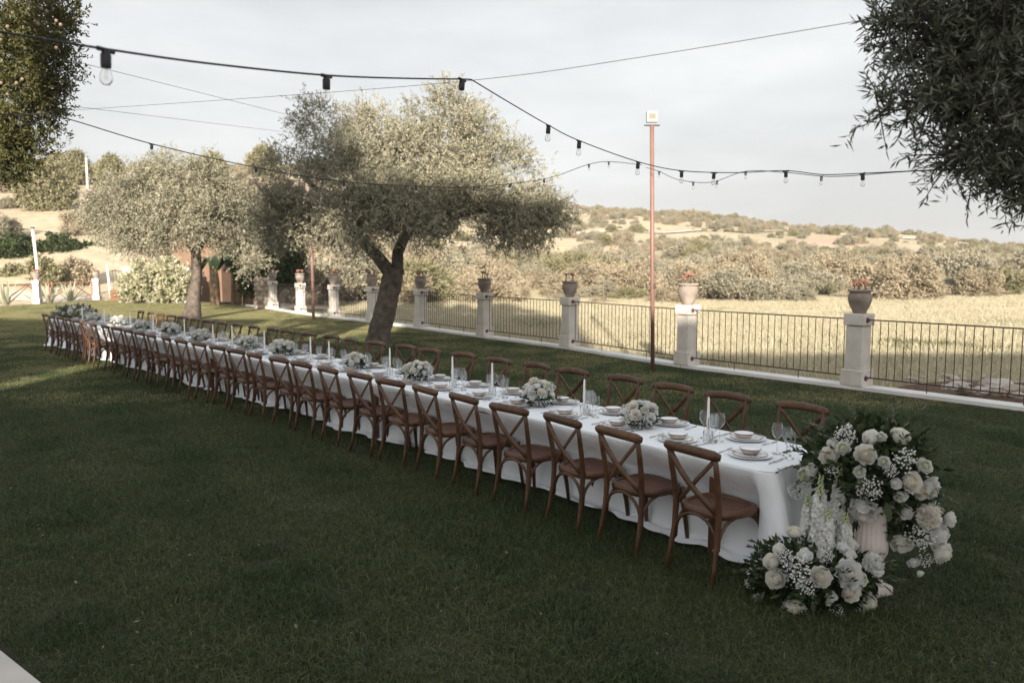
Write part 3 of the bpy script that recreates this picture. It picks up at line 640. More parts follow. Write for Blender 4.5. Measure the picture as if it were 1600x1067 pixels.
# taper candles in glass holders
cand_s = [.42, 1.86, 3.22, 3.96, 5.30, 6.78, 7.34, 8.86, 10.0, 10.85, 12.2, 13.75, 15.2, 17.1, 18.8]
me_hold = MB().lathe([(0, .006), (.034, .006), (.036, .0), (.038, .004), (.038, .085), (.036, .087), (.034, .085), (.034, .012)], 18).mesh('candle_holder', M_glass_thin, True)
for i, s in enumerate(cand_s):
    t = TC + .02 * math.sin(i * 2.1)
    tag(link('candle_holder', me_hold, None, T(s, t, TOPZ)), 'clear glass cylinder holding the %s taper candle from the urn' % nth(i + 1), 'candle holder', 'candle holders')
    c = empty('taper_candle', T(s, t, TOPZ + .0065), 0, 'white taper candle, %s along the table from the urn' % nth(i + 1), 'candle', 'taper candles')
    h = random.uniform(.33, .37)
    MB().tube([(0, 0, 0), (0, 0, h * .5), (0, 0, h - .012), (0, 0, h)], [.0125, .0115, .0085, .003], 10).build('wax', M_candle, c, True)
    MB().tube([(0, 0, h - .002), (.001, 0, h + .009)], .0012, 5).build('wick', M_black, c)

# ------------------------------------------------------------------ flowers
def petal(b, base, out, up, size, width, curl, m=0, cup=.3):
    """a small curved petal patch, 3 x 3 points"""
    side = out.cross(up).normalized(); vs = []
    for i, k in enumerate((0, .55, 1.0)):
        for j in (-1, 0, 1):
            w = width * (.35, 1.0, .78)[i] * j * .5
            vs.append(base + up * (size * k * (1 - .25 * curl * k)) + out * (size * (curl * k * k * .9 + .12 * k)) + side * w + out * cup * abs(j) * width * (.45 if curl < .3 else -.16))
    b.add(vs, [(0, 1, 4, 3), (1, 2, 5, 4), (3, 4, 7, 6), (4, 5, 8, 7)], m)
def cup_petal(b, a, w, rb, rt, z0, z1, flare, m, ruf=.0, nu=6, nv=5):
    """a petal wrapped round the flower's axis: from radius rb at z0 to rt at z1, its lip rolled outwards"""
    vs = []; ph = random.uniform(0, 6)
    for j in range(nv):
        v = j / (nv - 1)
        for i in range(nu):
            u = i / (nu - 1) * 2 - 1; q = math.sin(v * PI / 2) ** .8
            r = rb + (rt - rb) * q + flare * rt * max(0, v - .65) ** 2 * 4 + rt * .05 * u; z = z0 + (z1 - z0) * v * (1 - .22 * u * u) - flare * .35 * (z1 - z0) * max(0, v - .6) ** 2 * 4
            r += ruf * rt * v * math.sin(u * 5 + ph); z += ruf * .8 * rt * v * math.sin(u * 7 + ph * 2); an = a + w * u * (.55 + .45 * q)
            vs.append((r * math.cos(an), r * math.sin(an), z))
    b.add(vs, [(j * nu + i, j * nu + i + 1, (j + 1) * nu + i + 1, (j + 1) * nu + i) for j in range(nv - 1) for i in range(nu - 1)], m)
def rose_mesh(name, r=.047, outer=M_rose, inner=M_rose_in, open_=1.0, layers=6, ruf=.03):
    b = MB(); b.blob((0, 0, r * .3), r * .16, 1, n=7, k=5, sq=2.2); b.blob((0, 0, -r * .05), r * .62, 0, n=10, k=6, sq=.85)
    for li in range(layers):
        k = (li + 1) / layers; n = 3 + li // 2 + (1 if li > 3 else 0); rt = r * (.16 + .72 * k ** 1.1) ; z1 = r * (.78 - .42 * k * k * open_); z0 = -r * .35
        for j in range(n):
            a = 2 * PI * j / n + li * 1.15 + random.uniform(-.15, .15)
            cup_petal(b, a, PI / n * random.uniform(1.2, 1.45), r * .12 + rt * .25, rt * random.uniform(.94, 1.04), z0 - r * .1 * k, z1 * random.uniform(.92, 1.06), (.04 + .16 * k) * open_, 1 if li < 2 else 0, ruf * (.5 + k))
    b.blob((0, 0, -r * .42), r * .3, 2, n=8, k=5); b.tube([(0, 0, -r * .5), (0, 0, -r * 2.0)], r * .07, 5, 2)
    return b.mesh(name, [outer, inner, M_stem], True)
def peony_mesh(name, r, outer, inner):
    b = MB(); b.blob((0, 0, 0), r * .5, 0, n=9, k=6)
    for j in range(110):
        z = random.uniform(-.35, 1); a = random.uniform(0, 2 * PI); q = math.sqrt(max(0, 1 - z * z)); n = Vector((q * math.cos(a), q * math.sin(a), z)).normalized()
        up = (n * .75 + Vector((0, 0, .35)) + Vector((random.uniform(-.5, .5), random.uniform(-.5, .5), random.uniform(-.3, .4)))).normalized()
        o = (n - up * n.dot(up)); o = o.normalized() if o.length > .05 else Vector((1, 0, 0))
        petal(b, n * r * .45, o, up, r * random.uniform(.4, .6), r * random.uniform(.4, .62), random.uniform(.05, .4), 1 if z > .5 and j % 3 == 0 else 0, .3)
    b.tube([(0, 0, -r * .3), (0, 0, -r * 2)], r * .06, 5, 2)
    return b.mesh(name, [outer, inner, M_stem], True)
ROSES = [rose_mesh('rose'), rose_mesh('rose', ruf=.06), rose_mesh('rose', open_=.6, layers=5), rose_mesh('rose', inner=M_rose, open_=.8)]
PEON = [peony_mesh('peony', .055, M_petal, M_blush), peony_mesh('peony', .055, M_blush, M_rose_in), rose_mesh('peony', .055, M_petal, M_blush, 1.2, 7, .10)]
LISI = [rose_mesh('lisianthus', .036, M_petal, M_petal, 1.3, 3, .09), rose_mesh('lisianthus', .036, M_petal, M_rose, .8, 3, .05), rose_mesh('lisianthus', .036, M_petal, M_bud, 1.0, 4, .08)]
def gyp_mesh(name, r, n=90, dot=.0042):
    b = MB()
    for i in range(n):
        d = Vector((random.gauss(0, 1), random.gauss(0, 1), random.gauss(.4, 1))).normalized(); p = d * r * random.uniform(.45, 1)
        b.blob(p, dot * random.uniform(.7, 1.4), 0, n=5, k=3)
        if i % 3 == 0: b.tube([(0, 0, -r * .8), p * .5, p], .0007, 3, 1, cap=False)
    return b.mesh(name, [M_gyp, M_stem])
GYP = [gyp_mesh('gypsophila', .06), gyp_mesh('gypsophila', .06, 130)]
def delph_mesh(name, h, rb, rt, n):
    b = MB(); b.tube([(0, 0, -.1), (0, 0, h)], [.005, .002], 6, 2)
    for i in range(n):
        k = (i / n) ** .9; z = h * k; rr = rb + (rt - rb) * k; a = i * 2.4 + random.uniform(-.3, .3); o = Vector((math.cos(a), math.sin(a), .15)).normalized()
        c = Vector((0, 0, z)) + o * rr * random.uniform(.65, 1.05)
        if k > .78: b.blob(c, .006 + .006 * (1 - k) * 3, 1, n=6, k=4); continue
        s1 = o.cross(Vector((0, 0, 1))).normalized(); s2 = o.cross(s1)
        for j in range(5):
            w = 2 * PI * j / 5 + random.uniform(0, 1); u2 = (s1 * math.cos(w) + s2 * math.sin(w)); petal(b, c, o, (u2 + o * .25).normalized(), .024, .025, .3, 0, .15)
        b.blob(c + o * .003, .0035, 1, n=5, k=3)
    return b.mesh(name, [M_petal, M_bud, M_stem], True)
def leaf_cluster(name, C, rad, n, L, Wd, m, shell=.35, up=0.2):
    d = unit(rng.normal(size=(n, 3))); r = (shell + (1 - shell) * rng.random(n)) ** .6
    P = np.asarray(C) + d * r[:, None] * np.asarray(rad); D = unit(d + rng.normal(size=(n, 3)) * .6 + np.array([0, 0, up]))
    return quad_mesh(name, leaf_quads(P, D, rng.uniform(.6, 1.2, n) * L, rng.uniform(.7, 1.2, n) * Wd), m, rnd=rng.random(n))
def big_leaf(name, L, m):
    b = MB(); n = 7
    for i in range(n + 1):
        k = i / n; w = L * .42 * math.sin(PI * min(1, k * .92 + .06)) ** .8 * (1 + .18 * (-1) ** i)
        for j in (-1, 0, 1): b.v.append((j * w * .5, k * L, -.25 * L * k * k + abs(j) * .05 * L))
    for i in range(n):
        for j in range(2): b.f.append((i * 3 + j, i * 3 + j + 1, i * 3 + j + 4, i * 3 + j + 3))
    b.m = [0] * len(b.f); me = b.mesh(name, m, True); a_ = me.attributes.new('rnd', 'FLOAT', 'POINT'); a_.data.foreach_set('value', [.6] * len(me.vertices)); return me
def sprig(name, L, n, ll, lw, m):
    """an arching twig with paired narrow leaves"""
    b = MB(); pts = [Vector((0, L * k, .25 * L * math.sin(k * 1.8) - .3 * L * k * k)) for k in np.linspace(0, 1, 7)]; b.tube(pts, [.003] * 3 + [.0022] * 2 + [.0012] * 2, 5, 0)
    P = []; D = []
    for i in range(n):
        k = .2 + .8 * i / n; q = Vector((0, L * k, .25 * L * math.sin(k * 1.8) - .3 * L * k * k)); s = (-1) ** i
        P.append(q); D.append(Vector((s * random.uniform(.5, .9), .7, random.uniform(-.3, .5))))
    V = leaf_quads(np.array(P), np.array(D), rng.uniform(.8, 1.2, n) * ll, rng.uniform(.8, 1.2, n) * lw)
    for q in V: b.add(q, [(0, 1, 2, 3)], 1)
    me = b.mesh(name, [M_stem, m]); a_ = me.attributes.new('rnd', 'FLOAT', 'POINT'); a_.data.foreach_set('value', [random.random() for _ in me.vertices]); return me
SPRIG = [sprig('leafy_sprig', .26, 16, .05, .013, L_sage), sprig('leafy_sprig', .2, 12, .06, .022, L_green)]

def face_rot(d, spin=None):
    q = Vector(d).to_track_quat('Z', 'Y') @ Matrix.Rotation(random.uniform(0, 6.28) if spin is None else spin, 4, 'Z').to_quaternion(); return q.to_euler()
def on_ball(px, py, C, Rr):
    """where the sight line through a pixel of the photograph meets the front of a ball of flowers"""
    o = Vector((0, 0, CAM_H)); d = (at(px, py, 5) - o).normalized(); S = Matrix.Diagonal((1 / Rr[0], 1 / Rr[1], 1 / Rr[2]))
    oo = S @ (o - C); dd = S @ d; A = dd.dot(dd); B_ = oo.dot(dd); Cc = oo.dot(oo) - 1; disc = B_ * B_ - A * Cc
    k = (-B_ - math.sqrt(disc)) / A if disc > 0 else -B_ / A
    p = o + d * k; n = (S @ (S @ (p - C))).normalized(); return p, n
PXM = 1244.4
def put_bloom(root, kind, px, py, rpx, C, Rr, tilt=.35):
    p, n = on_ball(px, py, C, Rr); dist = (p - Vector((0, 0, CAM_H))).length
    nm, pool, base_r = {'r': ('rose', ROSES, .047), 'p': ('peony', PEON, .055), 'l': ('lisianthus', LISI, .036), 'g': ('gypsophila', GYP, .06)}[kind]
    sc = rpx * dist / PXM / base_r; toc = (Vector((0, 0, CAM_H)) - p).normalized(); d = (n + toc * tilt + Vector((random.uniform(-.25, .25), random.uniform(-.25, .25), random.uniform(0, .3)))).normalized()
    o = link(nm, random.choice(pool), root, p - root.location, face_rot(d), sc)
    if kind == 'g': o['kind'] = 'stuff'
    return o
# --- urn
UR = Vector((2.36, 5.16, 0))
M_urn = mat('urn_stone', (.70, .63, .60), .85, var=.08, scale=6, bump=.2, bscale=30)
urn = empty('flower_urn', UR, 0, 'pale pinkish fluted stone urn standing at the table end', 'urn')
MB().bev((0, 0, .035), (.26, .26, .07), .012, rz=.4).build('plinth', M_urn, urn)
MB().lathe([(.11, .07), (.12, .085), (.105, .11), (.06, .14), (.048, .18), (.055, .21), (.075, .225)], 28).build('foot', M_urn, urn, True)
MB().lathe([(0, .222), (.07, .222), (.115, .25), (.135, .30), (.138, .36), (.125, .42), (.118, .50), (.128, .56), (.15, .60)], 84, flute=.055, fl_n=28).build('body', M_urn, urn, True)
MB().lathe([(.145, .595), (.168, .60), (.175, .615), (.168, .63), (.14, .63), (.13, .60)], 40).build('rim', M_urn, urn, True)
# --- arrangement in the urn
CA = Vector((2.38, 5.22, .86)); RA = (.42, .40, .32)
arr = empty('urn_flower_arrangement', UR + Vector((0, 0, .60)), 0, 'large mixed arrangement of cream roses and white flowers spilling from the urn', 'flower arrangement')
lo = lambda c: np.array(Vector(c) - arr.location)
link('foliage', leaf_cluster('foliage', lo(CA), (.40, .38, .31), 2300, .075, .034, L_green), arr)['kind'] = 'stuff'
link('foliage', leaf_cluster('foliage', lo(CA + Vector((.20, .0, -.28))), (.24, .22, .25), 900, .07, .03, L_green), arr)['kind'] = 'stuff'
for k_, px, py, r in [('r', 1297, 713, 15), ('r', 1352, 710, 16), ('l', 1318, 701, 11), ('r', 1406, 683, 15), ('l', 1361, 685, 13), ('l', 1381, 722, 9), ('r', 1423, 753, 16), ('l', 1399, 755, 9), ('l', 1407, 774, 10),
                      ('p', 1451, 760, 16), ('l', 1443, 729, 12), ('p', 1349, 793, 21), ('l', 1259, 742, 13), ('l', 1270, 733, 11), ('r', 1438, 766, 13), ('l', 1376, 684, 9), ('l', 1343, 737, 9), ('l', 1301, 694, 9), ('g', 1322, 680, 17), ('g', 1358, 762, 19), ('g', 1412, 718, 19), ('g', 1245, 768, 13), ('g', 1391, 735, 11), ('g', 1300, 732, 12)]:
    put_bloom(arr, k_, px, py, r, CA, RA)
CB = CA + Vector((.22, -.02, -.30)); RB = (.22, .22, .26)
for k_, px, py, r in [('p', 1449, 806, 18), ('r', 1408, 846, 16), ('r', 1471, 863, 16), ('p', 1462, 834, 21), ('l', 1483, 811, 12), ('l', 1427, 878, 9), ('l', 1437, 895, 6), ('g', 1438, 836, 20), ('g', 1458, 796, 13), ('l', 1415, 800, 10), ('g', 1445, 872, 12)]:
    put_bloom(arr, k_, px, py, r, CB, RB)
for i in range(44):
    a = random.uniform(0, 2 * PI); e = random.uniform(-.4, 1.0); d = Vector((math.cos(a) * math.cos(e), math.sin(a) * math.cos(e), math.sin(e)))
    p = CA + Vector((d.x * .36, d.y * .34, d.z * .27)); link('leafy_sprig', SPRIG[i % 2], arr, p - arr.location, (d.to_track_quat('Y', 'Z')).to_euler(), random.uniform(.6, 1.0))
# a long sprig reaching out over the tablecloth
p = at(1290, 720, 5.35); link('leafy_sprig', sprig('leafy_sprig', .34, 12, .035, .014, L_green), arr, p - arr.location, (Vector((-1, .35, .35)).to_track_quat('Y', 'Z')).to_euler(), .8)
BL = [big_leaf('large_leaf', .13, L_green), big_leaf('large_leaf', .10, L_sage)]
for px, py, sc in [(1385, 785, .9), (1338, 812, 1.0), (1330, 822, .9), (1262, 800, .7), (1432, 700, .6)]:
    q, n = on_ball(px, py, CA, RA); link('large_leaf', BL[0], arr, q - arr.location, (n + Vector((0, 0, -.5))).to_track_quat('Y', 'Z').to_euler(), sc)
# --- arrangement on the grass
CG = Vector((1.98, 5.06, .20)); RG = (.40, .33, .28)
ga = empty('ground_flower_arrangement', Vector((CG.x, CG.y, 0)), 0, 'low mixed arrangement of cream roses and tall white spikes on the grass before the cloth', 'flower arrangement')
lg = lambda c: np.array(Vector(c) - ga.location)
link('foliage', leaf_cluster('foliage', lg(CG - Vector((0, 0, .03))), (.42, .32, .22), 2000, .07, .03, L_green), ga)['kind'] = 'stuff'
for k_, px, py, r in [('r', 1207, 878, 14), ('r', 1213, 903, 16), ('r', 1282, 901, 16), ('r', 1243, 949, 19), ('p', 1325, 896, 21), ('r', 1328, 924, 15), ('r', 1356, 941, 15), ('l', 1318, 856, 9), ('l', 1327, 866, 10), ('l', 1332, 853, 9), ('l', 1299, 931, 8), ('l', 1294, 941, 5), ('l', 1206, 957, 9),
                      ('l', 1203, 972, 6), ('l', 1218, 858, 10), ('p', 1363, 883, 17), ('l', 1345, 905, 10), ('g', 1249, 890, 22), ('g', 1260, 915, 16), ('g', 1172, 910, 9), ('g', 1185, 935, 9), ('g', 1345, 955, 12), ('g', 1310, 955, 12), ('g', 1230, 872, 14), ('l', 1258, 868, 11), ('g', 1290, 868, 12)]:
    put_bloom(ga, k_, px, py, r, CG, RG)
for px, y0, y1, Yd, w in [(1276, 884, 742, 5.02, .062), (1304, 884, 722, 5.06, .060), (1290, 874, 792, 4.95, .055), (1258, 872, 770, 5.12, .05), (1318, 880, 800, 4.98, .05)]:
    a = at(px, y0, Yd); c = at(px + (y0 - y1) * .05, y1, Yd); h = (c - a).length; me = delph_mesh('delphinium_spike', h, w, .012, int(105 * h / .5)); link('delphinium_spike', me, ga, a - ga.location, (c - a).to_track_quat('Z', 'Y').to_euler())
p, n = on_ball(1241, 832, CG, (RG[0], RG[1], .42)); q = p + Vector((.07, .05, -.22))
link('rose', ROSES[0], ga, p - ga.location, face_rot(Vector((-.2, -.2, 1))), 1.15); MB().tube([q - ga.location, p - ga.location - Vector((0, 0, .03))], .004, 6).build('stem', M_stem, ga)
for i in range(38):
    a = random.uniform(0, 2 * PI); e = random.uniform(-.1, .6); d = Vector((math.cos(a) * math.cos(e), math.sin(a) * math.cos(e), math.sin(e))); p = CG + Vector((d.x * .36, d.y * .29, d.z * .2 - .05))
    link('leafy_sprig', SPRIG[i % 2], ga, p - ga.location, (d.to_track_quat('Y', 'Z')).to_euler(), random.uniform(.55, .85))
for px, py, sc in [(1195, 925, 1.0), (1180, 938, .9), (1300, 962, .7), (1380, 915, .8)]:
    q, n = on_ball(px, py, CG, RG); link('large_leaf', BL[1], ga, q - ga.location, (n + Vector((0, 0, -.2))).to_track_quat('Y', 'Z').to_euler(), sc)
# --- table centrepieces
def centrepiece(seed):
    random.seed(seed); root = empty('flower_centrepiece')
    MB().lathe([(0, .0), (.06, 0), (.065, .01), (.09, .05), (.092, .055), (.086, .055), (.06, .02), (0, .02)], 24).build('dish', M_porc, root, True)
    C = Vector((0, 0, .10)); link('foliage', leaf_cluster('foliage', C - Vector((0, 0, .01)), (.15, .14, .085), 420, .05, .017, L_green), root)['kind'] = 'stuff'
    kinds = ['r', 'p', 'l', 'p', 'r', 'l', 'l', 'p', 'l', 'l', 'r', 'p', 'l', 'l', 'p', 'l', 'l']
    for i, kk in enumerate(kinds):
        z = .95 - 1.05 * (i + .5) / len(kinds); a = i * 2.4 + seed; q = math.sqrt(max(0, 1 - z * z)); n = Vector((q * math.cos(a), q * math.sin(a), z)); p = C + Vector((n.x * .145, n.y * .135, n.z * .115))
        nm, pool, s = {'r': ('rose', ROSES, .95), 'p': ('peony', PEON, .95), 'l': ('lisianthus', LISI, 1.05)}[kk]
        link(nm, random.choice(pool), root, p, face_rot(n + Vector((0, 0, .4))), s * random.uniform(.85, 1.1))
    for i in range(7):
        a = i * .9 + seed; n = Vector((math.cos(a), math.sin(a), random.uniform(.1, .9))).normalized(); o = link('gypsophila', GYP[i % 2], root, C + Vector((n.x * .15, n.y * .14, n.z * .12)), face_rot(n), random.uniform(.6, .9)); o['kind'] = 'stuff'
    for i in range(9):
        a = i * .7 + seed; d = Vector((math.cos(a), math.sin(a), random.uniform(-.25, .3))); link('leafy_sprig', SPRIG[1 - i % 2], root, C + Vector((d.x * .09, d.y * .09, -.02)), d.to_track_quat('Y', 'Z').to_euler(), random.uniform(.45, .62))
    return root
cps = [centrepiece(3), centrepiece(11)]; used = [False, False]
fl_s = [1.14, 2.50, 4.66, 6.12, 8.20, 9.45, 11.35, 12.9, 14.4, 16.1, 17.9]
for i, s in enumerate(fl_s):
    k_ = i % 2; o = cps[k_] if not used[k_] else copy_tree(cps[k_]); used[k_] = True
    o.location = T(s, TC + .02 * math.sin(i * 3), TOPZ); o.rotation_euler = (0, 0, i * 1.3); o.scale = (random.uniform(.95, 1.12),) * 3
    tag(o, 'low centrepiece of white roses and greenery, %s along the table from the urn' % nth(i + 1), 'centrepiece', 'table centrepieces')
random.seed(21)
# far end arrangement
fe = empty('far_flower_arrangement', T(S1 - .45, TC, TOPZ), 0, 'leafy white flower arrangement at the far end of the table', 'flower arrangement')
link('foliage', leaf_cluster('foliage', (0, 0, .12), (.5, .45, .2), 900, .11, .05, L_sage), fe)['kind'] = 'stuff'
for i in range(26):
    a = i * 2.4; z = random.uniform(0, 1); q = math.sqrt(1 - z * z); n = Vector((q * math.cos(a), q * math.sin(a), z))
    nm, pool = random.choice([('rose', ROSES), ('peony', PEON), ('lisianthus', LISI)]); link(nm, random.choice(pool), fe, Vector((n.x * .48, n.y * .42, .12 + n.z * .2)), face_rot(n), random.uniform(1.0, 1.3))

# ------------------------------------------------------------------ railing fence with stone pillars and pots
def lerp2(a, c, k): return (a[0] + (c[0] - a[0]) * k, a[1] + (c[1] - a[1]) * k)
fd = Vector((PIL[0][0] - PIL[5][0], PIL[0][1] - PIL[5][1], 0)).normalized(); FYAW = math.atan2(fd.y, fd.x)
PB = .10
me_pbase = MB().bev((0, 0, .14), (.385, .385, .28), .012).mesh('base_block', M_stone)
me_pshaft = MB().bev((0, 0, .28 + .37), (.295, .295, .74), .010).mesh('shaft', M_stone)
me_pneck = MB().box((0, 0, 1.026), (.270, .270, .016)).mesh('neck_joint', M_footing)
me_pcap = MB().bev((0, 0, 1.034 + .1), (.365, .365, .20), .012).mesh('capital', M_stone)
me_knob = MB().lathe([(.0, -.012), (.045, -.012), (.047, .004), (.033, .010), (.03, .022), (.012, .030), (0, .030)], 10).mesh('rosette', M_rust, True)
stone_pillar0 = empty('stone_pillar')
for nm, me in (('base_block', me_pbase), ('shaft', me_pshaft), ('neck_joint', me_pneck), ('capital', me_pcap)): link(nm, me, stone_pillar0)
for sx, z in ((1, .14), (1, 1.13), (-1, .14), (-1, 1.13)): link('rosette', me_knob, stone_pillar0, (sx * (.20 if z < .5 else .19), -.06, z), (0, sx * PI / 2, 0))
# potted succulents
def pot_mesh():
    return MB().lathe([(0, .01), (.10, 0), (.115, .015), (.125, .05), (.165, .13), (.195, .22), (.203, .28), (.19, .335), (.172, .36), (.175, .375), (.205, .382), (.213, .40), (.208, .42), (.19, .425), (.175, .41), (.17, .37), (0, .365)], 28).mesh('pot', M_pot, True)
me_pot = pot_mesh(); M_coral = mat('coral_flower', (.27, .11, .085), .7, col2=(.42, .21, .16), scale=30); M_succ = mat('succulent', (.10, .075, .045), .7, var=.4, scale=20)
def potted(seed, ns, spread, hh):
    random.seed(seed); root = empty('potted_succulent'); link('pot', me_pot, root)
    for i in range(ns):
        a = 2 * PI * i / ns + random.uniform(-.4, .4); tip = Vector((math.cos(a) * spread * random.uniform(.5, 1), math.sin(a) * spread * random.uniform(.5, 1), .37 + hh * random.uniform(.75, 1.1)))
        base = Vector((math.cos(a) * .04, math.sin(a) * .04, .365)); mid = base.lerp(tip, .5) + Vector((math.cos(a) * .05, math.sin(a) * .05, -.02))
        MB().tube([base, mid, tip], [.016, .014, .011], 7).build('stem', M_succ, root, True)
        b = MB()
        for j in range(16): b.blob(tip + Vector((random.gauss(0, .022), random.gauss(0, .022), random.gauss(.008, .018))), random.uniform(.010, .022), 0, n=6, k=4, jit=.2)
        b.build('flower_head', M_coral, root)
    return root
POTS = [potted(1, 5, .13, .16), potted(2, 3, .12, .22), potted(5, 7, .14, .12)]; pot_used = [False] * 3
def cp_pot(k, loc, rz, label):
    o = POTS[k] if not pot_used[k] else copy_tree(POTS[k]); pot_used[k] = True
    o.location = loc; o.rotation_euler = (0, 0, rz); o.scale = (random.uniform(.93, 1.05),) * 3; return tag(o, label, 'potted plant', 'pots on the fence pillars')
order = ['nearest', 'second', 'third', 'fourth', 'fifth', 'sixth', 'seventh', 'eighth', 'ninth', 'tenth']
sp_first = True
for i, (x, y) in enumerate(PIL):
    o = stone_pillar0 if sp_first else copy_tree(stone_pillar0); sp_first = False
    o.location = (x, y, PB - .002); o.rotation_euler = (0, 0, FYAW + R(random.uniform(-1.5, 1.5)))
    who = ['pillar outside the picture beside the nearest railing', 'pillar nearest to the flower urn', 'pillar beside the brown floodlight pole'] + ['%s pillar from the urn end of the fence' % nth(j) for j in range(3, 10)]
    tag(o, 'pale stone fence ' + who[i], 'pillar', 'stone pillars of the railing fence')
    cp_pot([0, 0, 1, 1, 1, 0, 2, 2, 0, 2][i], (x, y, PB + 1.232), i * 1.7, 'clay pot of succulents on the ' + who[i])
random.seed(33)
# coping wall under the railings
cw = MB(); cf = MB(); line = [(10.6, 7.85)] + PIL + [(-13.2, 39.9)]
for a, c in zip(line, line[1:]):
    d = Vector((c[0] - a[0], c[1] - a[1], 0)); L = d.length; rz = math.atan2(d.y, d.x); m0 = lerp2(a, c, .5)
    cw.box((m0[0], m0[1], PB - .03), (L + .0, .36, .06), rz); cf.box((m0[0], m0[1], -.24), (L + .0, .30, .61), rz)
kw = empty('coping_wall', (0, 0, 0), 0, 'low white coped wall carrying the railings along the lawn', 'wall')
cw.build('coping', M_coping, kw); cf.build('footing', M_footing, kw)
# railings
me_bar = MB().tube([(0, 0, 0), (0, 0, .965)], .0075, 6).mesh('bar', M_iron)
me_ft = MB().tube([(0, 0, 0), (0, 0, .135)], .008, 6).mesh('foot', M_iron)
def railing(a, c, label):
    a = Vector((*a, 0)); c = Vector((*c, 0)); d = c - a; L = d.length - .36; u = d.normalized(); st = a + u * .18; o = empty('iron_railing', st + Vector((0, 0, PB)), math.atan2(u.y, u.x), label, 'railing', 'iron railings between the pillars')
    for z, nm in ((1.13, 'top_rail'), (.145, 'bottom_rail')): MB().box((L / 2, 0, z), (L + .04, .012, .022)).build(nm, M_iron, o)
    n = int(L / .132)
    for i in range(n): link('bar', me_bar, o, ((i + .5) * L / n, 0, .15))
    for k in (.3, .72): link('foot', me_ft, o, (L * k, 0, 0))
    return o
for i in range(len(PIL) - 1): railing(PIL[i + 1], PIL[i], 'dark iron bar railing, %s from the urn end of the fence' % nth(i + 1))

# floodlight pole (shining housing unlit) and the other poles
def pole(name, x, y, h, r, m, label, lean=(0, 0)):
    o = empty(name, (x, y, 0), 0, label, 'pole'); MB().tube([(0, 0, -.05), (lean[0] * .5, lean[1] * .5, h / 2), (lean[0], lean[1], h)], r, 12).build('shaft', m, o, True); return o
fp = pole('floodlight_pole', 2.86, 16.05, 4.88, .042, M_polep, 'tall brown painted pole with a white floodlight beside the railing', (-.10, 0))
hd = MB().bev((-.11, -.05, 5.040), (.22, .09, .22), .012).build('floodlight', mat('flood_grey', (.30, .30, .27), .5), fp); MB().bev((-.11, -.098, 5.050), (.13, .012, .10), .004).build('lens', mat('lens', (.22, .22, .18), .1), hd)
MB().box((-.10, 0, 4.885), (.30, .06, .02)).build('bracket', M_iron, fp)
MB().bev((0, -.06, 1.72), (.04, .03, .09), .005).build('junction_box', M_black, fp)
pole('brown_pole', -7.62, 30.5, 3.4, .06, M_polep, 'brown painted pole on the sunlit lawn beyond the table')
p0 = on_z(45, 470, 0); wp = pole('white_pole', p0.x, p0.y + 1.2, 4.15, .085, M_stone, 'white pole standing beside the pillar at the far lawn corner', (-.25, 0))
MB().bev((-.25, 0, 4.2), (.16, .16, .10), .01).build('cap', M_iron, wp)
p1 = at(137, 292, 105); pz = float(ground_z(p1.x, 105)); up_ = empty('utility_pole', (p1.x, 105, pz), 0, 'pale concrete utility pole on the far hillside', 'pole'); hh = at(137, 246, 105).z - pz
MB().tube([(0, 0, -.5), (0, 0, hh)], [.17, .12], 10).build('shaft', M_stone, up_, True)

# ------------------------------------------------------------------ string lights and wires
me_socket = MB().lathe([(0, -.058), (.017, -.058), (.0185, -.052), (.0185, -.012), (.015, -.008), (.015, .006), (0, .008)], 14).tube([(-.033, 0, .004), (.033, 0, .004)], .0085, 8).mesh('socket', M_black, True)
me_bulb = MB().lathe([(.012, -.056), (.014, -.062), (.021, -.078), (.0235, -.092), (.021, -.106), (.012, -.117), (0, -.120)], 16).mesh('bulb', M_glass, True)
me_fil = MB().tube([(-.004, 0, -.06), (-.005, 0, -.098), (.005, 0, -.098), (.004, 0, -.06)], .0009, 4).mesh('filament', mat('filament', (.5, .35, .2), .4, metal=.6))
def sag_path(keys, n=10):
    P = [at(*k) for k in keys]; out = []
    for i in range(len(P) - 1):
        p0, p1, p2, p3 = P[max(i - 1, 0)], P[i], P[i + 1], P[min(i + 2, len(P) - 1)]
        for j in range(n):
            t = j / n; out.append(.5 * ((2 * p1) + (p2 - p0) * t + (2 * p0 - 5 * p1 + 4 * p2 - p3) * t * t + (3 * p1 - p0 - 3 * p2 + p3) * t ** 3))
    return out + [P[-1]]
def festoon(label, keys, bulbs, r=.0045, size=1.0):
    o = empty('festoon_light_string', at(*keys[0]), 0, label, 'string lights')
    pts = sag_path(keys); MB().tube([p - o.location for p in pts], r, 6).build('cable', M_black, o, True)
    for px in bulbs:
        best = min(pts, key=lambda p: abs(800 + 1244.4 * p.x / (p.y * math.cos(PITCH) - (p.z - CAM_H) * math.sin(PITCH)) - px))
        i = pts.index(best); a, c = pts[max(0, i - 1)], pts[min(len(pts) - 1, i + 1)]; yaw = math.atan2(c.y - a.y, c.x - a.x)
        s_ = link('socket', me_socket, o, best - o.location - Vector((0, 0, .008)), (random.uniform(-.12, .12), random.uniform(-.1, .1), yaw), size); bl = link('bulb', me_bulb, s_); link('filament', me_fil, bl)
    return o
festoon('black festoon cable with clear bulbs crossing nearest to the camera', [(-60, 38, 2.55), (0, 50, 2.65), (165, 77, 2.95), (330, 100, 3.4), (510, 118, 3.95), (640, 123, 4.6), (722, 124, 5.0), (737, 125, 5.1)], [165, 510, 722])
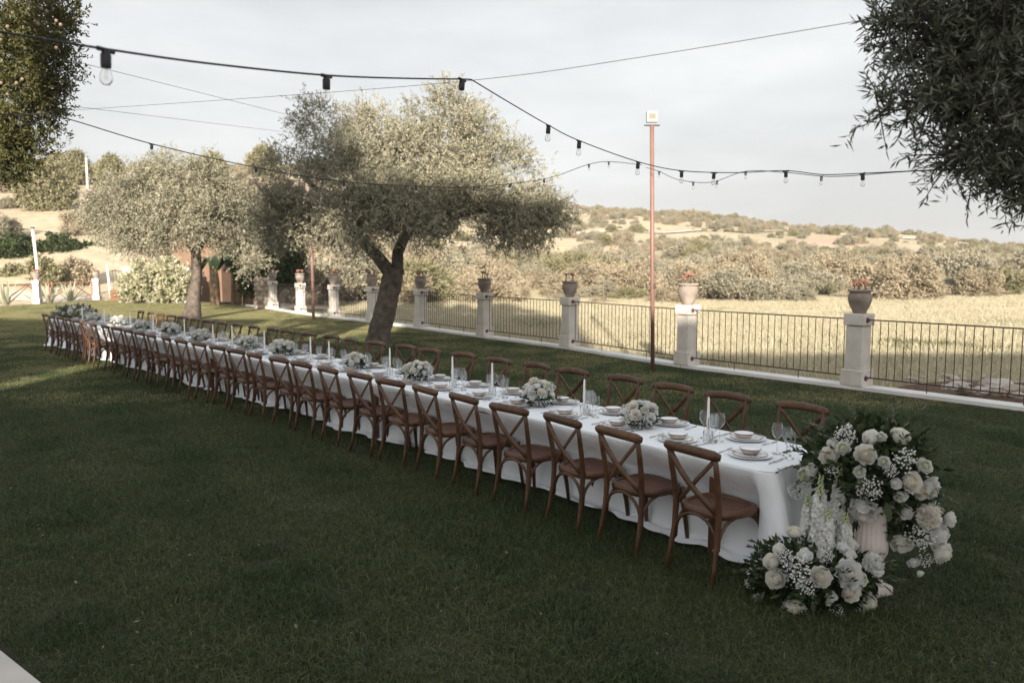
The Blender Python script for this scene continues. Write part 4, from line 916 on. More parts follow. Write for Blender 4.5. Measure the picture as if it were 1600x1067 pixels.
festoon('festoon cable dropping from the high wire and running past the floodlight pole', [(737, 125, 5.1), (795, 160, 5.8), (857, 196, 6.5), (905, 220, 7.0), (997, 253, 7.8), (1065, 267, 8.3), (1150, 270, 8.4), (1228, 267, 8.3), (1285, 273, 8.1), (1348, 271, 7.8), (1450, 266, 6.8), (1600, 258, 5.2)], [857, 905, 997, 1065, 1118, 1228, 1348])
festoon('festoon cable sagging past the olive crown to the floodlight pole', [(-40, 178, 8.6), (31, 180, 9.0), (90, 182, 9.2), (237, 225, 9.8), (400, 262, 10.8), (537, 284, 11.9), (650, 291, 13.0), (740, 292, 13.9), (850, 280, 14.9), (920, 257, 15.6), (955, 253, 15.8), (1003, 258, 16.0)], [31, 237, 400, 537, 650, 740, 800, 850, 920, 950], .006, .95)
festoon('festoon cable with small bulbs hanging from the floodlight pole', [(1009, 262, 16.0), (1030, 268, 15.6), (1060, 281, 15), (1110, 285, 14.2), (1165, 268, 13.3), (1230, 270, 12.2), (1300, 276, 11.0), (1420, 268, 9.0), (1590, 262, 6.0)], [1030, 1085, 1118, 1165, 1285], .0055)
festoon('low festoon cable strung past the far white pole', [(-40, 357, 30), (38, 359, 31), (117, 366, 31), (236, 369, 31), (330, 368, 31), (400, 364, 31), (489, 352, 30.5)], [117, 236, 345], .011, 1.6)
def wire(label, keys, r):
    o = tag(MB().tube(sag_path(keys, 6), r, 5).build('support_wire', M_black, None, True), label, 'wire'); return o
wire('thin straight support wire rising from the cypress to the near olive branches', [(60, 176, 8.5), (400, 153, 6.6), (737, 126, 5.1), (1000, 90, 4.4), (1360, 30, 3.7), (1500, 4, 3.5)], .0016)
wire('thin wire slanting down from the cypress behind the nearest bulb', [(60, 82, 10.5), (112, 95, 11), (300, 142, 14), (475, 186, 18)], .0035)
wire('thin wire slanting down just above the second festoon cable', [(-20, 150, 10), (160, 172, 12), (440, 206, 19)], .003)

# ------------------------------------------------------------------ trees
def crown(name, lobes, n_tw, per_tw, L, Wd, m, seed, tw_len=.45, droop=.25, shell=.55, twigs=None, clumps=0, cl_r=.4):
    """lobes: (centre, (rx, ry, rz), weight). Leaves sit in pairs along short twigs spread through the lobes, denser to the outside."""
    g = np.random.default_rng(seed); w = np.array([l[2] for l in lobes], float); w /= w.sum(); li = g.choice(len(lobes), n_tw, p=w)
    C = np.array([list(l[0]) for l in lobes])[li]; Rr = np.array([l[1] for l in lobes])[li]
    d = unit(g.normal(size=(n_tw, 3))); rad = shell + (1 - shell) * g.random(n_tw) ** .7 + g.normal(0, .05, n_tw)
    B = C + d * Rr * rad[:, None]; ct = g.random(n_tw)
    if clumps:
        ci = g.integers(0, clumps, n_tw); Cc = B[:clumps].copy(); out_d = d[:clumps]; off = unit(g.normal(size=(n_tw, 3))) * (g.random(n_tw) ** .5)[:, None] * cl_r * g.uniform(.6, 1.2, clumps)[ci][:, None]
        B = Cc[ci] + off; d = unit(out_d[ci] * .8 + unit(off) * .6); ct = np.clip(g.random(clumps)[ci] * .75 + .25 * ct, 0, 1)
    D = unit(d * .9 + g.normal(size=(n_tw, 3)) * .55 + np.array([0, 0, .35 - droop])); ln = tw_len * g.uniform(.5, 1.3, n_tw)
    k = np.tile(np.linspace(.08, 1, per_tw), n_tw); I = np.repeat(np.arange(n_tw), per_tw)
    P = B[I] + D[I] * (ln[I] * k)[:, None]; P[:, 2] -= droop * ln[I] * k * k
    LD = unit(D[I] * .7 + g.normal(size=(len(I), 3)) * .75); tone = np.clip(ct[I] * .6 + g.random(len(I)) * .4, 0, 1)
    V = leaf_quads(P, LD, g.uniform(.7, 1.25, len(I)) * L, g.uniform(.75, 1.2, len(I)) * Wd)
    if twigs is not None:
        for b_, d_, l_ in list(zip(B, D, ln))[:twigs[1]]:
            a = Vector(b_); dd = Vector(d_) * l_; twigs[0].tube([a - dd * .4, a, a + dd * .5 + Vector((0, 0, -droop * l_ * .25)), a + dd + Vector((0, 0, -droop * l_))], [.006, .004, .003, .0015], 4, 0, cap=False)
    return quad_mesh(name, V, m, rnd=tone)
def rugged(pts, rad, n=14, jit=.12, seed=1):
    """a gnarled trunk tube"""
    random.seed(seed); P = []; Q = []
    for i in range(len(pts) - 1):
        for k in range(4):
            P.append(Vector(pts[i]).lerp(Vector(pts[i + 1]), k / 4)); Q.append(rad[i] + (rad[i + 1] - rad[i]) * k / 4)
    P.append(Vector(pts[-1])); Q.append(rad[-1]); b = MB(); b.tube(P, Q, n); ph = [random.uniform(0, 6) for _ in range(4)]
    for i in range(len(P)):
        for j in range(n):
            v = Vector(b.v[i * n + j]); a = 2 * PI * j / n; k = 1 + jit * (math.sin(3 * a + ph[0] + i * .25) * .6 + math.sin(5 * a + ph[1] - i * .4) * .4 + random.uniform(-.3, .3)); b.v[i * n + j] = tuple(P[i] + (v - P[i]) * k)
    return b
def lobes_px(lst, Y, dy=.0):
    out = []
    for px, py, r, dd, wt in lst:
        c = at(px, py, Y + dd); k = (Y + dd) / 1244.4; out.append((c, (r * k, r * k * 1.05, r * k * .85), wt))
    return out
# main olive
Yo = 20.6; k0 = at(588, 546, Yo); tr = empty('olive_tree', (k0.x, Yo, 0), 0, 'large spreading olive tree with a leaning trunk behind the table', 'tree')
def rel(p, o): return Vector(p) - o.location
lb_ = lobes_px([(470, 300, 74, -.3, 1.0), (515, 232, 62, .3, .7), (600, 262, 92, -.9, 1.5), (585, 215, 56, .6, .6), (690, 232, 84, .2, 1.4), (700, 175, 42, .5, .35), (768, 262, 80, .2, 1.3), (758, 200, 40, .3, .3), (826, 318, 58, .0, .8), (650, 325, 74, -1.4, 1.1), (735, 325, 70, -1.0, 1.0), (430, 335, 48, -.2, .55), (560, 330, 66, -1.2, .9), (500, 345, 46, .4, .5), (600, 280, 80, 2.2, .7), (720, 280, 80, 2.4, .7), (840, 352, 34, -.2, .25), (400, 275, 34, .2, .12), (500, 190, 26, .1, .12), (795, 350, 40, -.6, .5), (865, 340, 32, 0, .3), (700, 352, 40, -.9, .5), (450, 355, 36, -.5, .4), (610, 350, 36, .4, .3)], Yo)
lb_ = [(rel(c, tr), tuple(q * .9 for q in r), w) for c, r, w in lb_]
link('crown', crown('crown', lb_, 15000, 14, .078, .025, L_olive, 3, .34, .12, .35, clumps=420, cl_r=.46), tr)
fork = rel(at(618, 424, Yo), tr); t0 = rel(at(588, 556, Yo), tr)
b = rugged([t0 + Vector((0, 0, -.1)), rel(at(592, 520, Yo), tr), rel(at(604, 480, Yo), tr), fork + Vector((-.06, 0, -.2)), fork + Vector((0, 0, .08))], [.44, .30, .24, .26, .22], 20, .22, 4); tk = b.build('trunk', M_bark, tr, True)
for pts, rd in [([fork + Vector((-.08, 0, -.12)), rel(at(590, 400, Yo), tr), rel(at(556, 366, Yo), tr), rel(at(515, 320, Yo), tr), rel(at(470, 270, Yo), tr)], [.18, .16, .13, .09, .05]),
                ([fork + Vector((.05, 0, -.1)), rel(at(622, 395, Yo), tr), rel(at(634, 366, Yo), tr), rel(at(680, 300, Yo), tr), rel(at(720, 240, Yo), tr)], [.17, .145, .125, .09, .05]),
                ([rel(at(636, 366, Yo), tr), rel(at(700, 340, Yo - .6), tr), rel(at(790, 320, Yo - .3), tr)], [.12, .09, .04]), ([rel(at(560, 368, Yo), tr), rel(at(570, 310, Yo), tr), rel(at(600, 230, Yo + .4), tr)], [.12, .08, .04]),
                ([rel(at(556, 366, Yo), tr), rel(at(500, 350, Yo - .4), tr), rel(at(430, 330, Yo), tr)], [.10, .07, .03])]:
    rugged(pts, rd, 10, .08, 5).build('limb', M_bark, tr, True)
# second olive on the sunlit lawn
Y2 = 30.5; k2 = at(300, 498, Y2); t2 = empty('olive_tree', (k2.x, Y2, 0), 0, 'pale olive tree in full sun at the far lawn, in front of the jasmine hedge', 'tree')
l2 = [(rel(c, t2), tuple(q * .72 for q in r), w) for c, r, w in lobes_px([(190, 318, 52, 0, 1), (240, 292, 52, .4, 1), (308, 292, 62, -.4, 1.2), (358, 318, 46, .2, .9), (165, 352, 34, .2, .5), (330, 345, 54, -1, .9), (368, 370, 34, .2, .5), (222, 362, 46, -.6, .8), (280, 345, 60, -1.2, 1), (160, 300, 26, 0, .25), (385, 405, 22, -.4, .2), (260, 265, 30, 0, .3)], Y2)]
link('crown', crown('crown', l2, 7500, 12, .105, .034, L_olive, 8, .45, .15, .45, clumps=230, cl_r=.6), t2)
rugged([Vector((0, 0, -.1)), rel(at(303, 470, Y2), t2), rel(at(308, 430, Y2), t2), rel(at(306, 395, Y2), t2), rel(at(312, 365, Y2), t2)], [.36, .26, .19, .17, .12], 14, .17, 9).build('trunk', M_bark, t2, True)
for pts, rd in [([rel(at(307, 398, Y2), t2), rel(at(285, 360, Y2), t2), rel(at(240, 320, Y2), t2)], [.14, .1, .04]), ([rel(at(309, 390, Y2), t2), rel(at(335, 350, Y2), t2), rel(at(370, 320, Y2), t2)], [.13, .09, .04])]: rugged(pts, rd, 8, .08, 2).build('limb', M_bark, t2, True)
# near olive reaching into the top corner
t3 = empty('olive_tree', (4.5, 4.6, 0), 0, 'dark near olive tree whose branches reach in over the urn', 'tree'); tw = MB()
Y3 = 3.9; l3 = []
for px, py, r, dd, wt in [(1635, 60, 120, .1, 1.5), (1645, 215, 90, .1, 1.0), (1560, 20, 80, 0, .9), (1545, 130, 72, -.1, .8), (1612, 268, 50, .05, .5), (1500, 20, 60, .1, .5), (1480, 150, 40, 0, .28), (1425, 40, 40, 0, .2), (1500, 235, 34, 0, .2), (1420, 165, 26, -.05, .10), (1440, 90, 34, 0, .16), (1392, 30, 18, 0, .05), (1375, 160, 14, 0, .03), (1520, 262, 18, 0, .05)]:
    c = at(px, py, Y3 + dd); k = (Y3 + dd) / 1244.4; l3.append((rel(c, t3), (r * k, r * k * 1.2, r * k), wt))
link('crown', crown('crown', l3, 2000, 13, .060, .0105, L_olive_near, 12, .17, .1, .25, twigs=(tw, 900)), t3); tw.build('twigs', M_bark_dark, t3)['kind'] = 'stuff'
rugged([Vector((0, 0, -.1)), Vector((-.1, .05, .8)), Vector((-.25, 0, 1.7)), Vector((-.5, -.1, 2.5)), Vector((-1.0, -.3, 3.0))], [.26, .2, .17, .12, .05], 14, .14, 14).build('trunk', M_bark, t3, True)
for tip in [(1450, 60), (1470, 180), (1560, 270), (1520, 20)]: rugged([Vector((-.5, -.1, 2.4)), Vector((-1.0, -.4, 2.8)), rel(at(tip[0], tip[1], Y3), t3)], [.05, .025, .006], 7, .05, 3).build('limb', M_bark_dark, t3, True)
# cypress at the top corner
Yc = 11.0; cy = empty('cypress_tree', (-8.2, Yc, 0), 0, 'dark cypress with small round cones, its side filling the sky corner beside the festoon cable', 'tree')
lc = []
for px, py, r, wt in [(-40, 30, 90, 1.3), (60, -10, 60, .8), (30, 90, 62, .8), (70, 40, 50, .6), (0, 170, 75, .9), (40, 160, 48, .5), (20, 225, 48, .5), (75, 95, 30, .3), (-60, 240, 70, .8), (-90, -80, 150, 1.6), (0, -160, 120, 1.4), (-60, -330, 130, 1.2), (-80, -500, 100, .8), (-180, 60, 120, 1.2), (45, 200, 26, .2), (85, 140, 14, .06), (20, 250, 22, .15)]:
    c = at(px, py, Yc); k = Yc / 1244.4; lc.append((rel(c, cy), (r * k, r * k * 1.1, r * k), wt))
link('crown', crown('crown', lc, 9500, 11, .055, .022, L_cypress, 15, .2, -.05, .45, clumps=420, cl_r=.26), cy)
rugged([Vector((0, 0, -.1)), Vector((0, 0, 2)), Vector((.1, 0, 5)), Vector((0, 0, 8.5))], [.3, .24, .17, .06], 12, .1, 6).build('trunk', M_bark_dark, cy, True)
cn = MB().blob((0, 0, 0), .022, 0, n=8, k=6, jit=.08).mesh('cone', mat('cypress_cone', (.24, .17, .13), .8, var=.2, scale=40))
for px, py in [(65, 14), (73, 18), (55, 34), (60, 38), (12, 42), (88, 33), (95, 39), (88, 75), (2, 63), (40, 76), (35, 124), (45, 134), (26, 130), (2, 130), (12, 148), (70, 62), (20, 20), (48, 5)]: link('cone', cn, cy, rel(at(px, py, Yc - .62), cy))

# ------------------------------------------------------------------ far corner of the garden
def foliage_thing(name, label, cat, Y, lst, n_tw, per, L, Wd, m, seed, stem=None, group=None, base_z=None, tw=.4, shell=.5):
    px, py = lst[0][:2]; c0 = at(px, py, Y); bz = float(ground_z(c0.x, Y)) if base_z is None else base_z
    o = empty(name, (c0.x, Y, bz), 0, label, cat, group); ll = [(rel(c, o), r, w) for c, r, w in lobes_px(lst, Y)]
    link('foliage', crown('foliage', ll, n_tw, per, L, Wd, m, seed, tw, .1, shell), o)
    if stem: rugged([Vector((0, 0, -.1)), Vector((.03, 0, (c0.z - bz) * .6)), Vector((0, 0, c0.z - bz))], [stem, stem * .8, stem * .4], 9, .1, seed).build('trunk', M_bark, o, True)
    return o
# jasmine covered garden wall and the ochre garden house behind the second olive
gw = empty('garden_wall', (-19.2, 43.2, 0), R(-8), 'white rendered garden wall behind the jasmine', 'wall'); MB().bev((0, 0, .95), (3.9, .25, 1.95), .02).build('render', M_white, gw)
foliage_thing('jasmine_hedge', 'pale flowering jasmine hedge climbing the white garden wall', 'hedge', 42.7, [(242, 442, 30, 0, 1), (208, 445, 20, 0, .7), (276, 440, 24, 0, .9), (225, 425, 18, 0, .5), (262, 420, 18, 0, .5), (290, 455, 14, 0, .4), (205, 462, 12, 0, .3), (255, 462, 16, 0, .5)], 1500, 10, .16, .09, L_jas, 31, base_z=0, tw=.35)
hs = empty('garden_house', (-17.4, 46.6, 0), R(-14), 'ochre walled garden house half hidden behind the second olive', 'building')
MB().box((0, 0, 1.9), (3.2, 3.2, 3.8)).build('wall', mat('ochre_wall', (.20, .125, .085), .9, var=.12, scale=2), hs); rf = MB().bev((0, 0, 3.9), (3.7, 3.8, .22), .04).build('roof', M_roof, hs)
dr = MB().bev((-.6, -1.63, 1.05), (1.0, .08, 2.1), .01).build('door', mat('door_wood', (.20, .10, .055), .7, var=.2), hs); MB().blob((-.25, -1.68, 1.05), .04).build('handle', M_iron, dr)
# banana plants
def banana(px, Y, h, label, seed):
    random.seed(seed); c = at(px, 470, Y); o = empty('banana_plant', (c.x, Y, 0), 0, label, 'banana plant')
    for i in range(3):
        x = random.uniform(-.35, .35); MB().tube([(x, 0, -.1), (x * 1.1, .05, h * .5), (x * 1.3, 0, h * .8)], [.17, .13, .07], 9).build('stem', mat('banana_stem', (.32, .24, .15), .8, col2=(.16, .10, .06), scale=5), o, True)
    for i in range(8):
        a = random.uniform(0, 2 * PI); b = MB(); n = 8
        for k in range(n + 1):
            q = k / n; r_ = 1.35 * q; z = h * .78 + .9 * math.sin(q * 2.2) - .75 * q * q; w = .22 * math.sin(PI * min(1, q * .93 + .07)) ** .6
            for j in (-1, 0, 1): b.v.append((r_ * math.cos(a) - j * w * math.sin(a), r_ * math.sin(a) + j * w * math.cos(a), z - abs(j) * .08))
        for k in range(n):
            for j in range(2): b.f.append((k * 3 + j, k * 3 + j + 1, k * 3 + j + 4, k * 3 + j + 3))
        b.m = [0] * len(b.f); b.build('leaf', mat('banana_leaf', (.03, .07, .018), .5, col2=(.07, .11, .03), scale=4), o, True)
    return o
banana(342, 40.5, 2.4, 'banana plant clump nearest the second olive trunk', 4); banana(366, 41.5, 2.7, 'banana plant clump between the olive trunk and the ivy tree', 6); banana(392, 42.0, 2.3, 'banana plant clump beside the rough stone pier', 9)
foliage_thing('ivy_tree', 'dark ivy covered tree beside the last fence pillar', 'tree', 40.5, [(428, 405, 34, 0, 1), (405, 385, 30, 0, .8), (445, 425, 24, 0, .6), (390, 410, 24, 0, .5), (452, 395, 18, 0, .4), (400, 440, 20, .5, .4)], 2200, 11, .16, .11, L_dark, 41, .25, base_z=0, tw=.4)
st = empty('stone_pier', (-11.75, 37.6, 0), .5, 'rough rubble stone pier beside the last fence pillar', 'pier')
random.seed(8); Mst = [mat('rubble_%d' % i, c, .9, var=.2, scale=5, bump=.5) for i, c in enumerate([(.44, .36, .29), (.36, .28, .22), (.50, .42, .35)])]
sm = MB().blob((0, 0, 0), .17, 0, n=8, k=6, jit=.16, sq=.75); smm = [sm.mesh('stone', q) for q in Mst]
for z in range(7):
    for j in range(6): a = j * PI / 3 + z * .5; link('stone', random.choice(smm), st, (math.cos(a) * .24, math.sin(a) * .24, .1 + z * .21), (random.uniform(-.3, .3), random.uniform(-.3, .3), random.uniform(0, 6)), random.uniform(.9, 1.15))
# boundary at the far lawn corner: pillars with pots, coping, rustic rail, gate
for i, (x, y) in enumerate(LEFT_FENCE[1:]):
    o = copy_tree(stone_pillar0); o.location = (x, y, .04); o.rotation_euler = (0, 0, .1); tag(o, ['pale stone pillar beside the white pole at the far lawn corner', 'pale stone pillar next to the dark garden gate'][i], 'pillar', 'stone pillars of the railing fence')
    cp_pot(2, (x, y, .04 + 1.232), i, ['clay pot on the pillar beside the white pole', 'clay pot on the pillar next to the dark garden gate'][i])
lk = MB(); 
for a, c in zip(LEFT_FENCE, LEFT_FENCE[1:] + [(-22.9, 46.4)]):
    d = Vector((c[0] - a[0], c[1] - a[1], 0)); m0 = lerp2(a, c, .5); lk.box((m0[0], m0[1], -.12), (d.length, .4, .32), math.atan2(d.y, d.x))
tag(lk.build('border_kerb', M_footing), 'low stone kerb bounding the far lawn corner', 'kerb')
M_rustic = mat('rustic_wood', (.42, .24, .17), .85, var=.2, scale=6)
for i, (x, y) in enumerate([(-26.3, 43.2), (-25.7, 46.6)]):
    o = empty('rustic_rail', (x, y, 0), R(80), ['rustic wooden cross rail beyond the far lawn corner pillar', 'rustic wooden cross rail beside the gate pillar'][i], 'rail fence')
    MB().tube([(-1.6, 0, 1.0), (1.6, 0, 1.02)], .05, 7).build('rail', M_rustic, o); MB().tube([(-1.5, 0, .2), (0, 0, 1.0)], .04, 7).build('brace', M_rustic, o); MB().tube([(1.5, 0, .2), (0, 0, 1.0)], .04, 7).build('brace', M_rustic, o)
    for xx in (-1.6, 1.6): MB().tube([(xx, 0, -.4), (xx, 0, 1.1)], .06, 7).build('post', M_rustic, o)
gt = empty('garden_gate', (-22.6, 46.5, 0), R(6), 'dark iron garden gate with a pale post at the far corner', 'gate')
MB().tube([(-.75, 0, -.1), (-.9, 0, 2.05)], .07, 8).build('post', M_stone, gt)
for i in range(8): MB().tube([(-.6 + i * .17, 0, .1), (-.6 + i * .17, 0, 1.75)], .015, 6).build('bar', M_iron, gt)
for z in (.15, 1.7): MB().box((0, 0, z), (1.3, .03, .04)).build('rail', M_iron, gt)
pb = empty('wooden_planter', (-22.45, 45.7, 0), R(6), 'brown wooden planter box in front of the garden gate', 'planter')
for k_ in range(3): MB().bev((0, 0, .12 + k_ * .205), (1.0, .45, .19), .012).build('plank', mat('planter_wood', (.19, .095, .05), .8, var=.25, scale=5), pb)
# agaves between the pillars
def agave(x, y, s, label, seed):
    random.seed(seed); o = empty('agave', (x, y, -.05), 0, label, 'agave', 'agaves beyond the far lawn kerb'); M_ag = mat('agave_leaf', (.36, .37, .27), .6, var=.15, scale=3)
    for i in range(13):
        a = i * 2.4; e = R(random.uniform(35, 85)); L = s * random.uniform(.8, 1.1); b = MB()
        for k in range(6):
            q = k / 5; w = s * .075 * (1 - q) ** .7 + .004; r_ = L * q * math.cos(e) + .08; z = L * q * math.sin(e)
            for j in (-1, 0, 1): b.v.append((r_ * math.cos(a) - j * w * math.sin(a), r_ * math.sin(a) + j * w * math.cos(a), z + abs(j) * w * .5))
        for k in range(5):
            for j in range(2): b.f.append((k * 3 + j, k * 3 + j + 1, k * 3 + j + 4, k * 3 + j + 3))
        b.m = [0] * len(b.f); b.build('leaf', M_ag, o, True)
agave(-26.2, 41.2, 1.5, 'tall agave before the white pole', 1); agave(-25.3, 43.6, 1.2, 'agave between the two far pillars', 2); agave(-25.2, 45.4, 1.35, 'agave beside the gate pillar', 3); agave(-27.6, 41.0, 1.2, 'agave at the edge of the view by the far kerb', 5); agave(-26.6, 44.6, 1.0, 'small agave behind the rustic rail', 7)
foliage_thing('yellow_shrub', 'sunlit yellow-green shrub behind the far corner pillar', 'shrub', 50, [(72, 428, 20, 0, 1), (62, 415, 12, 0, .5), (88, 435, 14, 0, .5)], 500, 9, .2, .1, L_scrub2, 51, base_z=-.2, tw=.4)
foliage_thing('round_shrub', 'grey-green rounded shrub between the two far pillars', 'shrub', 51, [(118, 424, 18, 0, 1), (108, 432, 13, 0, .5), (132, 434, 12, 0, .5)], 500, 9, .2, .1, L_scrub, 52, base_z=-.2, tw=.4)
foliage_thing('low_shrub', 'bright green low shrub beyond the white pole', 'shrub', 52, [(20, 428, 12, 0, 1), (10, 436, 12, 0, .6)], 320, 9, .2, .1, L_scrub2, 53, base_z=-.2, tw=.4)
for i, (px, py, r, lab) in enumerate([(25, 395, 30, 'dark broad tree beyond the far white pole'), (95, 398, 34, 'dark broad tree behind the rounded shrub'), (150, 405, 24, 'dark tree beside the second olive crown')]):
    foliage_thing('dark_tree', lab, 'tree', 58 + i * 2, [(px, py, r, 0, 1), (px - 16, py + 8, r * .7, 0, .6), (px + 18, py + 6, r * .7, .5, .6), (px, py + 20, r * .8, 0, .6)], 900, 10, .26, .16, L_dark, 60 + i, .25, base_z=float(ground_z(at(px, py, 58).x, 58)) - .3, tw=.5)

# ------------------------------------------------------------------ rubble and soil by the nearest railing
random.seed(77); sl = MB(); nx_, ny_ = 26, 14
for j in range(ny_):
    for i in range(nx_):
        u = i / (nx_ - 1); w = j / (ny_ - 1); a = Vector((5.95, 14.2, 0)).lerp(Vector((10.6, 8.6, 0)), u); q = a + Vector((.78, .62, 0)) * (.18 + w * 2.3)
        e = math.sin(PI * u) ** .5 * math.sin(PI * min(1, w * .9 + .1)) if 0 < u < 1 else 0
        sl.v.append((q.x, q.y, -.36 + .60 * e + .07 * random.uniform(-1, 1) * e))
sl.f = [(j * nx_ + i, j * nx_ + i + 1, (j + 1) * nx_ + i + 1, (j + 1) * nx_ + i) for j in range(ny_ - 1) for i in range(nx_ - 1)]; sl.m = [0] * len(sl.f)
tag(sl.build('soil_mound', mat('soil', (.085, .05, .032), .95, col2=(.19, .12, .08), scale=14, bump=1.0, bscale=30), None, True), 'mound of dark soil behind the nearest railing', 'soil', kind='structure')
M_rock = [mat('rock_%d' % i, c, .9, var=.18, scale=8, bump=.5) for i, c in enumerate([(.50, .45, .40), (.42, .35, .29), (.55, .50, .46)])]
def rock_mesh(i):
    random.seed(100 + i); b = MB().blob((0, 0, 0), 1, 0, n=9, k=7, jit=.22, sq=.7); return b.mesh('rock', M_rock[i % 3])
RK = [rock_mesh(i) for i in range(6)]; random.seed(5)
def ground_soil(q): return -.1
big = [(1500, 598, .17), (1548, 597, .22), (1562, 600, .25), (1530, 605, .16), (1585, 604, .2), (1470, 603, .13), (1422, 612, .10), (1480, 612, .10), (1512, 612, .13), (1597, 598, .17), (1545, 612, .12), (1578, 615, .1)]
for i, (px, py, r) in enumerate(big):
    q = on_z(px, py + 6, .14); pd = (q.x - 5.94) * .78 + (q.y - 13.6) * .626; q += Vector((.78, .626, 0)) * max(0, .55 + r - pd); tag(link('rock', RK[i % 6], None, q, (0, 0, random.uniform(0, 6)), (r, r * random.uniform(.7, 1), r * random.uniform(.6, .85))), ['pale angular rubble rock near the middle of the soil heap', 'broad flat rubble rock at the back of the soil heap', 'largest pale rubble rock of the soil heap', 'rubble rock just before the largest one in the soil heap', 'rubble rock beside the largest one, towards the picture edge', 'small rubble rock at the pillar end of the soil heap', 'smallest outlying rubble rock, next to the fence pillar', 'low rubble rock close behind the railing, pillar end', 'rubble rock close behind the railing, mid heap', 'rubble rock farthest from the pillar, cut by the picture edge', 'flat rubble rock close behind the railing below the largest one', 'small rubble rock close behind the railing near the picture edge'][i], 'rock', 'rubble rocks in the soil heap')
for i in range(46):
    q = Vector((5.95, 14.2, 0)).lerp(Vector((9.6, 9.9, 0)), random.uniform(.12, .95)) + Vector((.78, .62, 0)) * random.uniform(.3, 1.9); r = random.uniform(.03, .085)
    tag(link('rock', RK[i % 6], None, (q.x, q.y, .12 + random.uniform(-.05, .05)), (random.uniform(-.4, .4), 0, random.uniform(0, 6)), (r, r * random.uniform(.7, 1), r * .8)), 'small pale stone scattered on the soil behind the nearest railing', 'stone', 'small stones on the soil')

# ------------------------------------------------------------------ scrub belt and hillside bushes
def bush_mesh(i, m, n=2600, L=.105, Wd=.075):
    g = np.random.default_rng(200 + i); lob = [((g.uniform(-.55, .55), g.uniform(-.45, .45), g.uniform(.35, .75)), (g.uniform(.45, .65),) * 2 + (g.uniform(.3, .5),), 1) for _ in range(7)]
    return crown('foliage', [(Vector(c), r, w) for c, r, w in lob], n, 8, L * .55, Wd * .5, m, 300 + i, .16, .05, .55, clumps=46, cl_r=.24)
BUSH = [bush_mesh(i, (L_scrub, L_scrub2, L_scrub3, L_scrub, L_scrub3)[i]) for i in range(5)]
me_bst = MB().tube([(0, 0, -.2), (.05, 0, .3), (0, .05, .7)], [.09, .07, .03], 6).mesh('stem', M_bark)
random.seed(91); cnt = 0; spots = []
while len(spots) < 135:
    px = random.uniform(430, 1640); Y = 45 + 42 * random.random() ** 1.3; x = (px - 800) / 1244.4 * Y
    base_d = 47 + max(0, (px - 1100)) * .012; 
    if Y < base_d: continue
    if min([math.hypot(x - a, Y - b_) for a, b_, _ in spots] + [99]) < 1.7 + Y * .012: continue
    spots.append((x, Y, random.choice([.8, 1.1, 1.5, 1.9, 2.4, 2.9]) * random.uniform(.85, 1.15)))
for x, Y, s in spots:
    o = empty('scrub_bush', (x, Y, float(ground_z(x, Y)) - .15), random.uniform(0, 6), 'rounded dry green bush in the scrub belt between the field and the hill', 'bush', 'bushes of the scrub belt')
    link('foliage', random.choice(BUSH), o, scale=(s, s, s * random.uniform(.7, 1.0))); link('stem', me_bst, o, scale=s)
# mass of scrub over the hillsides
pts = []; rg = np.random.default_rng(17)
while len(pts) < 3800:
    Y = 60 + 205 * rg.random() ** .8; px = rg.uniform(-40, 1640); x = (px - 800) / 1244.4 * Y; nse = math.sin(x * .05 + 1) * math.cos(Y * .045 + x * .02) + .6 * math.sin(x * .13 + Y * .09)
    bare = math.exp(-((Y - 130 - x * .35) / 26) ** 2) if x > -10 else .62
    if Y > 190: dens = .75
    else: dens = .6 + .3 * nse - .5 * bare
    if px < 230 and Y < 108: dens = .08
    if rg.random() < dens: pts.append((x, Y, float(ground_z(x, Y)) - .2))
n = len(pts); scatter('hillside_scrub', pts, rg.random(n) * 6.28, np.where(np.array([p[1] for p in pts]) > 105, rg.uniform(.3, 1.0, n) + .9 * rg.random(n) ** 3, rg.uniform(.5, 2.2, n)), rg.integers(0, 5, n), BUSH, 'mass of low scrub covering the distant hillsides', 'scrub')
# trees on the left hill that can be told apart
for i, (px, py, r, Y, lab) in enumerate([(70, 292, 40, 82, 'large round evergreen on the near hillside below the utility pole'), (40, 275, 24, 92, 'evergreen joined to the large round tree on the hillside'), (118, 258, 20, 112, 'evergreen on the hilltop beside the utility pole'), (88, 256, 14, 115, 'small evergreen on the hilltop skyline'), (172, 262, 18, 112, 'evergreen on the skyline behind the second olive'), (12, 330, 14, 84, 'low rounded bush on the bare hillside soil'), (118, 352, 15, 76, 'grassy bush at the foot of the bare hillside'), (410, 250, 20, 100, 'tree top rising between the two olive crowns'), (330, 262, 22, 110, 'evergreen on the skyline behind the second olive, next to the crown gap')]):
    c = at(px, py, Y); gz = float(ground_z(c.x, Y)); o = empty('hill_tree', (c.x, Y, gz), 0, lab, 'tree', 'trees on the near hill'); k = Y / 1244.4
    ll = [(rel(at(px + a * r, py + b_ * r, Y), o), (r * k * q,) * 3, 1) for a, b_, q in ((0, 0, .7), (-.5, .2, .55), (.5, .15, .55), (.1, -.45, .5), (-.25, .5, .5), (.35, .55, .5))]
    link('crown', crown('crown', ll, int(900 + r * 30), 9, .26, .15, L_scrub2, 400 + i, .7, .1, .55), o)
    h_ = max(.8, c.z - gz); MB().tube([(0, 0, -.4), (0, 0, h_)], [.25, .12], 7).build('trunk', M_bark, o)

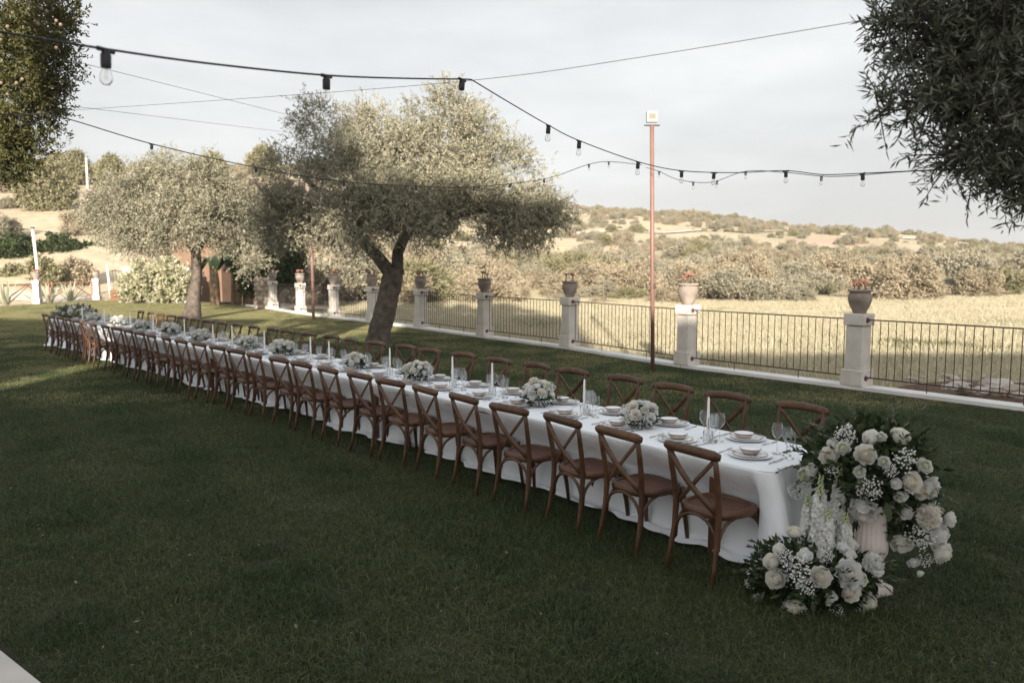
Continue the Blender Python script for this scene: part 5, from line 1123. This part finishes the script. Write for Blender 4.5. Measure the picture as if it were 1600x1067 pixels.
# pine added out of view, its crown shaped to shade one side of the big olive
up2 = empty('shade_pine', (-6.3, 2.0, 0), 0, 'unseen tall umbrella pine added beside the terrace to shade the big olive', 'tree')
link('crown', crown('crown', [(Vector((0, 0, 9.9)), (1.7, 1.9, 1.2), 1), (Vector((.9, .2, 9.0)), (1.2, 1.4, .8), .7), (Vector((-.3, 0, 11.3)), (1.3, 1.6, 1.0), .8), (Vector((-.5, 0, 12.5)), (1.0, 1.2, .9), .6)], 3800, 12, .12, .05, L_dark, 500, .4, .05, .3), up2)
rugged([Vector((0, 0, -.1)), Vector((.1, 0, 4)), Vector((0, .1, 7)), Vector((0, 0, 10.2))], [.28, .24, .2, .12], 12, .1, 6).build('trunk', M_bark, up2, True)

# ------------------------------------------------------------------ the warm evening air between here and the hill
hz = MB().box((0, 560, 5), (2400, 1500, 90)); hzm = bpy.data.materials.new('air'); hzm.use_nodes = True; hn = hzm.node_tree.nodes; hn.remove(hn['Principled BSDF'])
pv = hn.new('ShaderNodeVolumePrincipled'); pv.inputs['Density'].default_value = .0005; pv.inputs['Color'].default_value = (.93, .94, .95, 1); pv.inputs['Anisotropy'].default_value = .2
hzm.node_tree.links.new(pv.outputs[0], hn['Material Output'].inputs['Volume'])
ho = hz.build('haze', hzm); tag(ho, 'thin warm haze in the air', 'haze', kind='stuff')

# a few fallen leaves and clippings on the near lawn
g_ = np.random.default_rng(70); nL = 170; P_ = np.stack([g_.uniform(-5, 4.5, nL), g_.uniform(3.0, 10, nL), g_.uniform(.03, .05, nL)], -1); D_ = g_.normal(size=(nL, 3)); D_[:, 2] *= .25
fl = link('fallen_leaves', quad_mesh('fallen_leaves', leaf_quads(P_, D_, g_.uniform(.02, .045, nL), g_.uniform(.008, .018, nL), twist=np.array([[0, 0, 1.]]) + g_.normal(0, .2, (nL, 3))), leaf_mat('leaf_fallen', (.14, .08, .04), (.42, .34, .22), trans=.1), rnd=g_.random(nL)))
tag(fl, 'dry fallen leaves scattered on the near lawn', 'leaves', kind='stuff')
